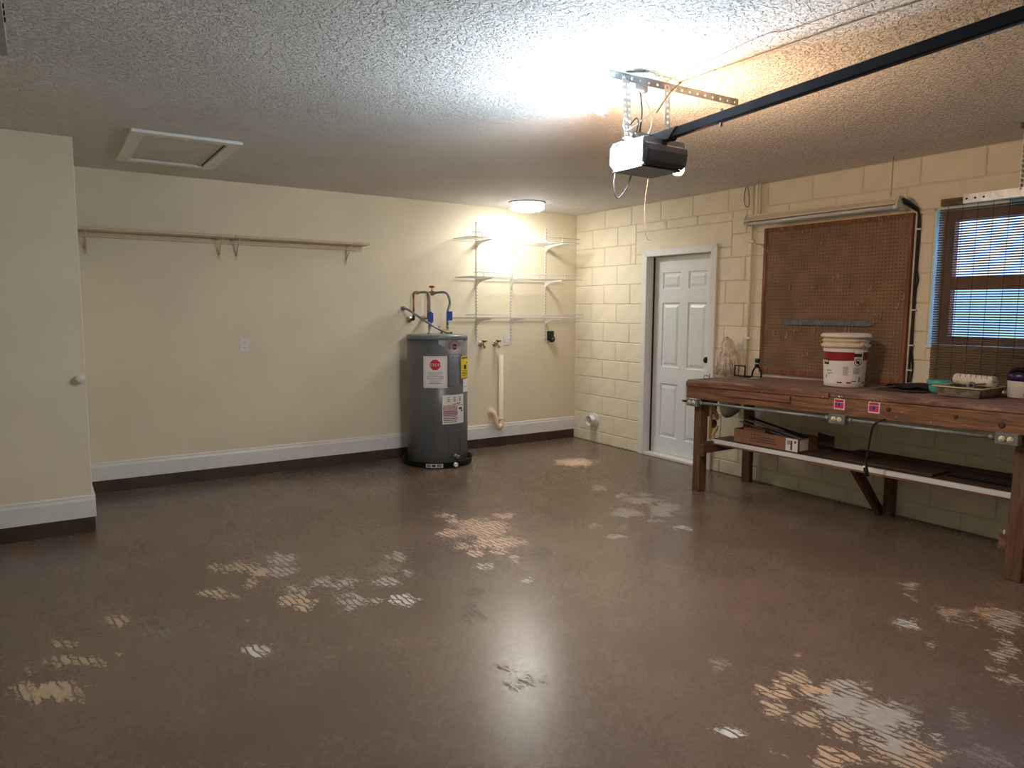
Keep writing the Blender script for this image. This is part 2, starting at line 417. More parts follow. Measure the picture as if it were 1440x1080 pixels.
PATCHES=[(-4.966, -2.766, 14.43, -0.29, -11.9, -18.46, 't', 0.5),
 (-4.729, -2.653, 15.15, -1.26, -9.02, -14.02, 't', 0.7),
 (-4.603, -2.888, 15.36, -1.91, -9.78, -15.18, 'd', 0.7),
 (-4.909, -2.986, 8.11, -0.31, -10.26, -15.91, 't', 0.6),
 (-5.081, -2.984, 54.11, 0.69, -24.65, -38.17, 't', 0.6),
 (-5.015, -3.195, 8.03, -0.06, -6.84, -10.57, 't', 1.0),
 (-4.772, -3.018, 55.47, -4.38, -22.34, -34.63, 't', 0.7),
 (-4.278, -3.285, 15.71, -3.86, -8.66, -13.43, 'w', 1.0),
 (-3.883, -2.241, 10.37, -2.9, -4.63, -7.24, 'g', 0.8),
 (-4.13, -2.231, 6.65, -1.45, -5.48, -8.56, 't', 0.6),
 (-4.043, -2.376, 17.75, -4.41, -8.54, -13.34, 't', 1.0),
 (-3.933, -2.421, 10.41, -2.91, -6.33, -9.89, 'g', 0.8),
 (-4.317, -2.525, 12.91, -2.42, -8.48, -13.22, 't', 0.8),
 (-4.264, -2.613, 14.87, -3.06, -12.18, -18.98, 't', 0.4),
 (-4.119, -2.507, 18.59, -4.41, -11.1, -17.32, 't', 0.5),
 (-3.999, -2.855, 10.26, -3.03, -7.0, -10.9, 't', 0.8),
 (-3.985, -2.934, 14.52, -4.44, -9.31, -14.49, 't', 0.7),
 (-3.939, -2.735, 13.78, -4.16, -8.34, -13.01, 'g', 0.5),
 (-3.783, -2.746, 17.57, -6.07, -9.34, -14.56, 'g', 0.5),
 (-4.234, -2.953, 52.69, -12.37, -17.84, -27.73, 't', 0.3),
 (-3.81, -2.682, 13.14, -4.37, -7.84, -12.23, 'g', 0.6),
 (-3.698, -2.765, 12.9, -4.78, -9.18, -14.33, 'g', 0.7),
 (-3.445, -2.669, 11.82, -5.08, -7.02, -10.97, 'd', 0.6),
 (-3.309, -2.538, 14.9, -6.71, -6.41, -10.03, 'g', 0.6),
 (-3.518, -2.869, 11.31, -4.9, -9.13, -14.25, 'g', 0.7),
 (-3.756, -3.021, 10.98, -4.19, -5.27, -8.2, 'g', 0.5),
 (-3.535, -3.143, 11.37, -5.28, -6.95, -10.82, 'w', 0.7),
 (-3.641, -3.065, 22.23, -9.37, -15.57, -24.25, 'g', 0.5),
 (-2.681, -1.967, 13.76, -7.35, -7.78, -12.26, 'p', 0.7),
 (-2.679, -2.126, 12.13, -6.73, -8.22, -12.94, 'p', 0.7),
 (-2.603, -2.344, 4.36, -2.63, -2.49, -3.92, 'p', 0.8),
 (-2.334, -2.187, 8.47, -5.47, -6.22, -9.79, 'p', 0.8),
 (-2.678, -2.638, 4.81, -3.04, -3.97, -6.22, 'p', 0.9),
 (-2.845, -2.332, 8.8, -4.77, -6.14, -9.64, 'p', 0.7),
 (-2.909, -2.601, 13.54, -7.63, -8.29, -12.99, 't', 0.8),
 (-3.065, -2.622, 10.6, -5.57, -8.7, -13.63, 'k', 0.7),
 (-2.898, -2.728, 17.13, -10.05, -7.25, -11.35, 'p', 0.6),
 (-2.782, -2.803, 16.77, -10.59, -8.69, -13.61, 'p', 0.6),
 (-2.569, -2.938, 12.88, -9.25, -3.62, -5.67, 'k', 0.6),
 (-2.74, -2.944, 20.23, -13.54, -11.38, -17.81, 'p', 0.6),
 (-2.973, -2.958, 14.39, -8.69, -9.76, -15.25, 'g', 0.6),
 (-3.187, -2.795, 14.94, -7.72, -9.66, -15.1, 'k', 0.6),
 (-3.343, -3.453, 14.35, -8.32, -5.27, -8.19, 'k', 0.5),
 (-3.195, -3.234, 11.94, -7.0, -9.8, -15.28, 'k', 0.5),
 (-2.874, -3.246, 27.18, -18.79, -10.75, -16.78, 'w', 0.5),
 (-3.367, -2.808, 19.67, -9.21, -12.76, -19.94, 'g', 0.5),
 (-3.494, -3.948, 14.75, -9.37, -11.81, -18.29, 'k', 0.4),
 (-0.824, -1.073, 3.78, -3.0, -2.81, -4.49, 'p', 1.0),
 (-1.271, -1.939, 10.28, -8.72, -5.77, -9.16, 'g', 0.8),
 (-1.276, -2.223, 10.47, -9.48, -8.4, -13.29, 'g', 0.7),
 (-1.111, -2.302, 12.03, -11.59, -8.33, -13.18, 'g', 0.7),
 (-1.261, -2.404, 5.08, -4.83, -5.32, -8.4, 'g', 0.8),
 (-1.572, -2.587, 6.44, -5.89, -5.02, -7.91, 'g', 0.8),
 (-1.252, -2.639, 6.3, -6.39, -4.09, -6.45, 'g', 0.8),
 (-1.388, -2.746, 9.58, -9.63, -6.11, -9.62, 'g', 0.8),
 (-1.557, -2.82, 12.48, -12.22, -10.84, -17.06, 'g', 0.7),
 (-1.947, -2.706, 12.5, -10.52, -11.38, -17.9, 'g', 0.5),
 (-1.997, -2.94, 11.96, -10.58, -7.53, -11.81, 'g', 0.7),
 (-1.492, -3.05, 11.5, -12.26, -8.69, -13.65, 'w', 0.7),
 (-1.808, -2.831, 31.75, -28.93, -11.52, -18.12, 'g', 0.5),
 (-1.221, -4.399, 8.82, -17.03, -9.28, -14.47, 'g', 0.5),
 (-1.374, -4.489, 14.69, -28.52, -15.19, -23.66, 'g', 0.3),
 (-1.711, -4.63, 10.13, -19.31, -9.07, -14.09, 'w', 0.9),
 (-1.415, -4.683, 9.15, -19.59, -5.63, -8.76, 't', 0.7),
 (-1.262, -4.781, 6.26, -14.82, -5.63, -8.76, 't', 0.7),
 (-1.274, -4.867, 5.46, -13.62, -4.16, -6.47, 'g', 0.9),
 (-1.445, -4.784, 18.28, -41.25, -14.37, -22.33, 't', 0.5),
 (-1.57, -4.993, 7.4, -18.55, -8.38, -13.0, 'g', 0.9),
 (-1.707, -5.017, 10.33, -25.31, -7.44, -11.54, 'g', 0.8),
 (-1.873, -5.114, 12.47, -31.28, -12.59, -19.49, 'g', 0.7),
 (-1.837, -5.045, 16.19, -38.94, -23.83, -36.91, 'g', 0.6),
 (-2.733, -4.426, 15.57, -18.4, -11.68, -18.1, 'd', 0.6),
 (-2.401, -4.547, 20.71, -29.86, -17.69, -27.42, 't', 0.4),
 (-2.574, -4.648, 12.31, -17.55, -7.71, -11.93, 't', 0.8),
 (-2.71, -4.667, 9.37, -12.76, -8.24, -12.74, 'o', 0.9),
 (-2.585, -4.747, 10.13, -15.25, -10.7, -16.55, 'o', 1.0),
 (-2.837, -4.745, 11.25, -15.18, -11.87, -18.34, 't', 0.7),
 (-2.472, -4.802, 5.75, -9.37, -8.81, -13.63, 'g', 0.9),
 (-2.586, -4.863, 4.64, -7.52, -4.8, -7.42, 'g', 1.0),
 (-2.559, -4.989, 4.21, -7.53, -4.42, -6.82, 'g', 1.0),
 (-2.771, -4.852, 8.04, -11.95, -12.38, -19.12, 't', 0.7),
 (-2.74, -4.958, 7.92, -12.83, -13.12, -20.25, 't', 0.7),
 (-2.415, -5.012, 9.34, -17.96, -9.83, -15.19, 'd', 0.8),
 (-2.516, -5.152, 11.76, -24.23, -13.56, -20.93, 'g', 0.7),
 (-2.684, -5.09, 5.75, -10.53, -9.35, -14.42, 'g', 1.0),
 (-2.692, -5.157, 3.83, -7.37, -8.21, -12.66, 't', 0.9),
 (-3.076, -4.74, 12.49, -14.98, -10.95, -16.9, 'w', 0.9),
 (-2.916, -5.033, 7.36, -11.62, -9.39, -14.47, 'o', 0.9),
 (-2.311, -5.149, 7.73, -17.18, -10.29, -15.89, 'd', 0.5),
 (-2.485, -5.291, 5.83, -13.72, -14.76, -22.76, 'd', 0.5),
 (-1.848, -4.799, 20.97, -42.43, -16.65, -25.82, 'w', 0.4),
 (-3.035, -4.935, 22.7, -31.55, -37.0, -57.05, 't', 0.4),
 (-2.321, -5.09, 13.98, -29.53, -19.88, -30.71, 'k', 0.4),
 (-3.801, -4.132, 19.21, -10.59, -20.0, -30.9, 'k', 0.3),
 (-3.477, -4.109, 10.03, -6.91, -10.34, -16.0, 'k', 0.25),
 (-2.869, -3.911, 16.74, -14.72, -14.78, -22.97, 'k', 0.3)]

# ================================================================ the setting
XL, YF = -5.75, -7.2                       # left wall, front wall (behind the camera)
JX, JY = -4.745, -1.06                     # the boxed-out corner on the left

def floor():
    step = .018; x0, x1, y0, y1 = XL, 0.0, YF, 0.0
    nx = int((x1 - x0) / step); ny = int((y1 - y0) / step)
    vs = [(x0 + (x1 - x0) * i / nx, y0 + (y1 - y0) * j / ny, 0) for j in range(ny + 1) for i in range(nx + 1)]
    fs = [(j * (nx + 1) + i, j * (nx + 1) + i + 1, (j + 1) * (nx + 1) + i + 1, (j + 1) * (nx + 1) + i) for j in range(ny) for i in range(nx)]
    me = bpy.data.meshes.new('floor'); me.from_pydata(vs, [], fs); me.update()
    wear = [0.0] * len(vs); solid = [0.0] * len(vs); tone = [(.3, .26, .22)] * len(vs)
    TN = {'t': srgb(198, 172, 142)[:3], 'g': srgb(184, 176, 166)[:3], 'w': srgb(214, 212, 206)[:3], 'd': srgb(140, 132, 120)[:3],
          'p': srgb(224, 192, 168)[:3], 'o': srgb(214, 178, 146)[:3], 'k': srgb(90, 80, 71)[:3]}
    dx = (x1 - x0) / nx; dy = (y1 - y0) / ny
    for (cx, cy, a, b, c, d, tn, cov) in PATCHES:
        det = a * d - b * c
        ex = math.hypot(d, b) / abs(det) * 1.35 + .05; ey = math.hypot(c, a) / abs(det) * 1.35 + .08
        col = TN[tn]
        for j in range(max(0, int((cy - ey - y0) / dy)), min(ny, int((cy + ey - y0) / dy) + 1) + 1):
            for i in range(max(0, int((cx - ex - x0) / dx)), min(nx, int((cx + ex - x0) / dx) + 1) + 1):
                X = x0 + i * dx - cx; Y = y0 + j * dy - cy
                gx = X + cx; gy = Y + cy
                X += 0.012 * math.sin(31 * gy + 3 * math.sin(17 * gx)) + 0.007 * math.sin(73 * gy + 41 * gx)
                Y += 0.022 * math.sin(37 * gx + 2 * math.sin(13 * gy)) + 0.014 * math.sin(83 * gx)
                q = (a * X + b * Y) ** 2 + (c * X + d * Y) ** 2
                w = (1.35 - q) / 1.35 * (.35 + .75 * cov)
                k = j * (nx + 1) + i
                if w > wear[k]:
                    wear[k] = w; tone[k] = col
                if w > .25 and cov >= 1.0 and tn != 'w':
                    solid[k] = max(solid[k], w * 1.1)
    for nm, dat in (('wear', wear), ('solid', solid)):
        me.attributes.new(nm, 'FLOAT', 'POINT').data.foreach_set('value', dat)
    at = me.attributes.new('tone', 'FLOAT_COLOR', 'POINT')
    at.data.foreach_set('color', [v for t3 in tone for v in (t3[0], t3[1], t3[2], 1.0)])
    me.materials.append(M['floor'])
    o = bpy.data.objects.new('floor', me); COL.objects.link(o)
    T(o, 'glossy brown painted concrete floor with peeled tyre-tread patches', 'floor', kind='structure')
    s = MB().box(XL - .2, .3, YF - .2, .2, -.15, -.012)
    o2 = s.build('floor_slab', 'curb'); T(o2, 'concrete slab under the painted floor', 'floor', kind='structure')
floor()

o = MB().box(XL - .2, .25, YF - .2, .2, H, H + .15).build('ceiling', 'ceiling')
T(o, 'white ceiling with heavy swirled plaster texture', 'ceiling', kind='structure')
o = MB().box(XL - .2, .25, 0, .2, -.01, H).build('wall_back', 'wall')
T(o, 'smooth cream back wall behind the water heater', 'wall', kind='structure')
o = MB().box(XL - .2, JX, JY, -.001, -.01, H).build('wall_left_bumpout', 'wall', bevel=.006, seg=2)
T(o, 'boxed-out cream wall corner at the far left with a round knob', 'wall', kind='structure')
o = MB().box(XL - .2, XL, YF, JY - .001, -.01, H).build('wall_left', 'wall')
T(o, 'plain cream side wall left of the camera', 'wall', kind='structure')
o = MB().box(XL - .2, .2, YF - .2, YF, -.01, H).build('wall_front', 'wall')
T(o, 'front wall behind the camera', 'wall', kind='structure')

def baseboard(name, x0, x1, yw, label, ends=0):
    """white board with a moulded top on the face y=yw, dark curb below"""
    prof = [(0, .098), (-.014, .098), (-.014, .205), (-.009, .222), (-.009, .232), (-.004, .24), (0, .24)]
    o = MB().prism([(x0, yw + a, z) for a, z in prof], (x1 - x0, 0, 0)).build(name, 'white')
    T(o, label, 'baseboard', kind='structure')
baseboard('baseboard_back', JX, -.002, -.001, 'long white baseboard along the cream back wall')
baseboard('baseboard_left', XL, JX + .014, JY - .001, 'short white baseboard on the boxed-out wall at the left')
o = MB().box(JX, JX + .014, JY, -.016, .098, .236).build('baseboard_return', 'white'); T(o, 'white baseboard on the hidden return of the boxed-out wall', 'baseboard', kind='structure')
o = MB().box(JX, -.002, -.008, -.001, 0, .0985).build('trim_1', 'curb'); T(o, 'dark brown painted curb under the back baseboard', 'trim', kind='structure')
o = MB().box(XL, JX + .006, JY - .008, JY - .001, 0, .0985).build('trim_2', 'curb'); T(o, 'dark brown painted curb under the left baseboard', 'trim', kind='structure')

# ---- block wall on the right, with door and window openings
DY0, DY1, DZ = -1.965, -1.09, 1.972        # door opening
WY0, WY1, WZ0, WZ1 = -4.78, -3.79, 1.19, 2.105
s = MB()
for (a, b, c, d) in [(YF, WY0, 0, H), (WY0, WY1, 0, WZ0), (WY0, WY1, WZ1, H), (WY1, DY0, 0, H), (DY0, DY1, DZ, H), (DY1, 0, 0, H)]:
    s.box(.006, .2, a, b, c, d)
wall_right = s.build('wall_right', 'mortar')
T(wall_right, 'cream painted concrete block wall on the right', 'wall', kind='structure')
JT = .0035
bl_cache = {}
def block(y0, y1, z0, z1, name='block'):
    if y1 - y0 < .03 or z1 - z0 < .02: return
    w, h = round(y1 - y0, 3), round(z1 - z0, 3)
    if (w, h) not in bl_cache:
        b = MB(); e = .004; hw = w / 2 - JT; hh = h / 2 - JT
        b.add([(.02, -hw, -hh), (.02, hw, -hh), (.02, hw, hh), (.02, -hw, hh),
               (e, -hw, -hh), (e, hw, -hh), (e, hw, hh), (e, -hw, hh),
               (0, -hw + e, -hh + e), (0, hw - e, -hh + e), (0, hw - e, hh - e), (0, -hw + e, hh - e)],
              [(0, 1, 5, 4), (1, 2, 6, 5), (2, 3, 7, 6), (3, 0, 4, 7), (4, 5, 9, 8), (5, 6, 10, 9), (6, 7, 11, 10), (7, 4, 8, 11), (8, 9, 10, 11)])
        me = bpy.data.meshes.new('block'); me.from_pydata([tuple(q) for q in b.v], [], b.f)
        bm = bmesh.new(); bm.from_mesh(me); bmesh.ops.recalc_face_normals(bm, faces=bm.faces); bm.to_mesh(me); bm.free()
        me.materials.append(M['block']); bl_cache[(w, h)] = me
    o = bpy.data.objects.new(name, bl_cache[(w, h)]); COL.objects.link(o)
    o.parent = wall_right
    o.location = Vector((random.uniform(-.0008, .0008), (y0 + y1) / 2, (z0 + z1) / 2)) - W[wall_right]
ZC = [0, .12] + [.12 + .1957 * k for k in range(1, 12)] + [H]
def cut(seg, holes):
    out = [seg]
    for (h0, h1) in holes:
        nxt = []
        for (a, b) in out:
            if h1 <= a or h0 >= b: nxt.append((a, b)); continue
            if a < h0: nxt.append((a, h0))
            if b > h1: nxt.append((h1, b))
        out = nxt
    return out
for c in range(len(ZC) - 1):
    z0, z1 = ZC[c], ZC[c + 1]
    top = (len(ZC) - 2 - c)
    off = -.48 if top % 2 == 0 else -.28
    ys = [0.0]; y = off
    while y > YF: ys.append(y); y -= .4
    ys.append(YF)
    for i in range(len(ys) - 1):
        seg = (ys[i + 1], ys[i])
        holes = []
        if z0 < DZ: holes.append((DY0, DY1))
        if z1 > DZ and z0 < 2.271 and top != 0: holes.append((-2.13, -.95))
        if z0 < WZ1 and z1 > WZ0:
            holes.append((WY0, WY1))
        if top == 1: holes.append((-5.0, -3.6))
        for (a, b) in cut(seg, holes):
            block(a, b, z0, z1)
# course pieces beside the openings, lintels
zl = ZC[-2]
for (a, b) in ((-1.36, -.95), (-1.74, -1.36), (-2.13, -1.74)): block(a, b, 2.19, zl, 'half_block')
block(-2.13, -.95, DZ, 2.19, 'lintel'); block(-5.0, -3.6, WZ1, zl, 'lintel')
block(-5.0, WY0, ZC[-3], WZ1); block(WY1, -3.6, ZC[-3], WZ1)
block(DY1, -.95, ZC[-4], DZ); block(-2.13, DY0, ZC[-4], DZ)
k0 = max(i for i, z in enumerate(ZC) if z < WZ0)
for (a, b) in ((-4.5, -4.1), (-4.1, WY1), (WY0, -4.5)): block(a, b, ZC[k0], WZ0)

# ---- door
def build_door():
    d = empty('door_1', (0, -1.53, 0), 'white six-panel entry door in the block wall', 'door', kind='structure')
    # casing: three mitred boards proud of the wall
    oy0, oy1, oz = -1.992, -1.063, 2.01; iy0, iy1, iz = -1.922, -1.13, 1.945
    for nm, poly in (('casing', [(0, oy1, 0), (0, iy1, 0), (0, iy1, iz), (0, oy1, oz)]), ('casing', [(0, oy0, 0), (0, iy0, 0), (0, iy0, iz), (0, oy0, oz)]),
                     ('casing', [(0, oy0, oz), (0, oy1, oz), (0, iy1, iz), (0, iy0, iz)])):
        MB().prism(poly, (-.022, 0, 0)).build(nm, 'white', d, bevel=.005, seg=2)
    # jamb lining
    MB().box(-.004, .15, iy1 + .002, iy1 + .02, 0, iz + .02).build('jamb', 'white', d)
    MB().box(-.004, .15, iy0 - .02, iy0 - .002, 0, iz + .02).build('jamb', 'white', d)
    MB().box(-.004, .15, iy0 - .02, iy1 + .02, iz + .001, iz + .02).build('jamb', 'white', d)
    MB().box(-.012, .15, iy0, iy1, 0, .03).build('threshold', 'white', d, bevel=.004)
    MB().box(.075, .085, iy1 - .012, iy1 + .002, .03, iz).build('stop', 'rubber', d)
    # slab with recessed / raised panels
    X = .085; y0, y1, z0, z1 = iy0 + .002, iy1 - .004, .034, iz - .003
    wd = y1 - y0
    cols = [(y0 + .115, y0 + wd / 2 - .05), (y0 + wd / 2 + .05, y1 - .115)]
    rows = [(z1 - .31, z1 - .15), (z1 - 1.06, z1 - .44), (z1 - 1.75, z1 - 1.22)]
    ys = [y0] + [v for c in cols for v in c] + [y1]; zs = [z0] + [v for r in sorted(rows) for v in r] + [z1]
    s = MB(); s.box(X + .012, X + .045, y0, y1, z0, z1)
    for i in range(5):
        for j in range(7):
            if i in (1, 3) and j in (1, 3, 5): continue
            s.add([(X, ys[i], zs[j]), (X, ys[i + 1], zs[j]), (X, ys[i + 1], zs[j + 1]), (X, ys[i], zs[j + 1])], [(0, 1, 2, 3)])
    s.add([(X, y0, z0), (X, y1, z0), (X, y1, z1), (X, y0, z1), (X + .02, y0, z0), (X + .02, y1, z0), (X + .02, y1, z1), (X + .02, y0, z1)], [(0, 1, 5, 4), (1, 2, 6, 5), (2, 3, 7, 6), (3, 0, 4, 7)])
    slab = s.build('door_slab', 'door', d)
    for (a, b) in cols:
        for (c, e) in rows:
            q = MB(); rings = [(0, 0), (.008, .010), (.022, .010), (.045, .001)]
            vs = []
            for (i_, dx) in rings:
                vs += [(X + dx, a + i_, c + i_), (X + dx, b - i_, c + i_), (X + dx, b - i_, e - i_), (X + dx, a + i_, e - i_)]
            fs = [[r * 4 + k, r * 4 + (k + 1) % 4, r * 4 + 4 + (k + 1) % 4, r * 4 + 4 + k] for r in range(3) for k in range(4)] + [[12, 13, 14, 15]]
            q.add(vs, fs).build('panel', 'door', slab)
    kb = MB().lathe([(.03, 0), (.03, .008), (.012, .012), (.012, .035), (.027, .045), (.029, .058), (.02, .068), (0, .07)], (X, -1.862, .985), 20, (-1, 0, 0)).build('door_knob', 'blackm', d)
    MB().box(.15, .16, DY0, DY1, 0, DZ).build('backing', 'white', d)
    # packing between block wall and jamb
    for (a, b) in ((iy1 + .02, DY1 + .001), (DY0 - .001, iy0 - .02)):
        MB().box(.002, .15, a, b, 0, DZ).build('packing', 'white', d)
    MB().box(.002, .15, DY0, DY1, iz + .02, DZ).build('packing', 'white', d)
build_door()

# ---- window
def build_window():
    w = empty('window_1', (.1, (WY0 + WY1) / 2, WZ0), 'brown framed double-hung window behind the bamboo blind', 'window', kind='structure')
    for (a, b, c, d, nm) in ((WY1 - .012, WY1, WZ0, WZ1, 'reveal'), (WY0, WY0 + .012, WZ0, WZ1, 'reveal'), (WY0, WY1, WZ1 - .012, WZ1, 'reveal')):
        MB().box(.001, .2, a, b, c, d).build(nm, 'mint', w)
    MB().box(-.02, .2, WY0 - .0, WY1, WZ0 - .0, WZ0 + .02).build('window_sill', 'mint', w)
    f = MB(); y0, y1, z0, z1 = WY0 + .012, WY1 - .012, WZ0 + .02, WZ1 - .012; t_ = .065
    zm = 1.62
    f.box(.11, .17, y0, y0 + t_, z0, z1); f.box(.11, .17, y1 - t_, y1, z0, z1); f.box(.11, .17, y0 + t_, y1 - t_, z1 - t_, z1); f.box(.11, .17, y0 + t_, y1 - t_, z0, z0 + .05)
    f.box(.115, .165, y0 + t_, y1 - t_, zm - .04, zm + .04)
    fr = f.build('window_frame', 'winframe', w)
    for (a, b) in ((z0 + .05, zm - .04), (zm + .04, z1 - t_)):
        MB().box(.138, .142, y0 + t_, y1 - t_, a, b).build('pane', glass, w)
glass = bpy.data.materials.new('window_glass'); glass.use_nodes = True
_t = glass.node_tree; _t.nodes.clear()
_o = _t.nodes.new('ShaderNodeOutputMaterial'); _m = _t.nodes.new('ShaderNodeMixShader'); _g = _t.nodes.new('ShaderNodeBsdfGlossy'); _tr = _t.nodes.new('ShaderNodeBsdfTransparent')
_g.inputs['Roughness'].default_value = .02; _m.inputs[0].default_value = .08; _tr.inputs[0].default_value = (.95, .98, 1, 1)
_t.links.new(_tr.outputs[0], _m.inputs[1]); _t.links.new(_g.outputs[0], _m.inputs[2]); _t.links.new(_m.outputs[0], _o.inputs[0])
build_window()
# neighbouring wall and ground outside the window
o = MB().box(4.2, 4.4, -8.5, -1.0, -.2, 1.75).build('wall_outside', 'mint'); T(o, 'pale neighbouring wall seen through the window', 'wall', kind='structure')
o = MB().box(.3, 4.2, -8.5, -1.0, -.3, -.2).build('floor_outside', 'mortar'); T(o, 'ground outside the window', 'ground', kind='structure')

# ================================================================ ceiling things
def ceiling_bulb():
    t = empty('ceiling_bulb', (-2.69, -3.56, H), 'glaring bare bulb in a porcelain holder on the ceiling beside the opener', 'light bulb')
    MB().lathe([(.052, 0), (.052, -.012), (.036, -.03), (.024, -.034)], (-2.69, -3.56, H), 28).build('holder', 'plate', t)
    z = H - .034
    g = MB().lathe([(.013, .004), (.014, -.008), (.02, -.022), (.026, -.036), (.0275, -.048), (.024, -.062), (.014, -.073), (0, -.076)], (-2.69, -3.56, z), 20).build('bulb', emit('cool_bulb', (.78, .9, 1.0, 1), P_CEIL_BULB), t, label='glowing cool white bulb')
ceiling_bulb()

def dome_light():
    c = (-.985, -.475, H)
    t = empty('dome_light', c, 'round frosted ceiling light with brushed ring above the wire shelves', 'ceiling light')
    MB().lathe([(.175, 0), (.178, -.004), (.178, -.012), (.165, -.012)], c, 48).build('rim', 'silver', t)
    MB().lathe([(.165, -.01), (.165, -.0555)], c, 48).build('diffuser_band', emit('dome_band_glow', (1, .97, .91, 1), P_DOME * .1), t)
    MB().lathe([(.165, -.0555), (.158, -.066), (.13, -.077), (.08, -.084), (0, -.087)], c, 48).build('diffuser', emit('dome_glow', (1, .97, .91, 1), P_DOME), t)
    s = MB(); s.lathe([(.166, -.05), (.172, -.05), (.172, -.058), (.166, -.058), (.166, -.05)], c, 48)
    s.build('ring', 'silver', t)
    for k in range(3):
        a = k * 2.094 + .4
        MB().tube([(c[0] + .17 * math.cos(a), c[1] + .17 * math.sin(a), H - .01), (c[0] + .17 * math.cos(a), c[1] + .17 * math.sin(a), H - .055)], .004, 6).build('post', 'silver', t)
dome_light()

def attic_hatch():
    x0, x1, y0, y1 = -4.47, -3.85, -1.5, -.51; w = .075
    t = empty('attic_hatch', ((x0 + x1) / 2, (y0 + y1) / 2, H), 'white framed attic access hatch in the ceiling', 'hatch')
    z0, z1 = H - .018, H
    for p in ([(x0, y0), (x1, y0), (x1 - w, y0 + w), (x0 + w, y0 + w)], [(x1, y0), (x1, y1), (x1 - w, y1 - w), (x1 - w, y0 + w)],
              [(x1, y1), (x0, y1), (x0 + w, y1 - w), (x1 - w, y1 - w)], [(x0, y1), (x0, y0), (x0 + w, y0 + w), (x0 + w, y1 - w)]):
        MB().prism([(a, b, z0) for a, b in p], (0, 0, z1 - z0)).build('frame_board', 'white', t, bevel=.002)
    MB().box(x0 + w - .005, x1 - w - .012, y0 + w - .002, y1 - w - .012, H - .004, H - .0005).build('panel', 'ceiling', t)
    MB().box(x1 - w - .012, x1 - w, y0 + w, y1 - w, H - .003, H - .001).build('gap', 'ink', t)
    MB().box(x0 + w, x1 - w, y1 - w - .012, y1 - w, H - .003, H - .001).build('gap', 'ink', t)
attic_hatch()

def perforated(name, p0, p1, wdir, ndir, w, parent, material='galv', th=.003, step=.025, two=False):
    """punched flat strip from p0 to p1: real holes, built as a grid with gaps"""
    p0 = Vector(p0); p1 = Vector(p1); d = (p1 - p0); L = d.length; d.normalize(); u = Vector(wdir).normalized(); n = Vector(ndir).normalized()
    s = MB(); N = int(L / step); step = L / N; h = .0055
    cols = [0.0] if not two else [-w * .26, w * .26]
    edges = [-w / 2] + sorted([c - h for c in cols] + [c + h for c in cols]) + [w / 2]
    for j in range(len(edges) - 1):
        a, b = edges[j], edges[j + 1]
        holecol = (j % 2 == 1)
        if not holecol:
            q = [p0 + u * a, p0 + u * b, p1 + u * b, p1 + u * a]
            s.prism(q, n * th)
        else:
            for i in range(N + 1):
                t0 = max(0, (i - .5) * step + h); t1 = min(L, (i + .5) * step - h)
                if t1 - t0 < .001: continue
                q = [p0 + u * a + d * t0, p0 + u * b + d * t0, p0 + u * b + d * t1, p0 + u * a + d * t1]
                s.prism(q, n * th)
    return s.build(name, material, parent)

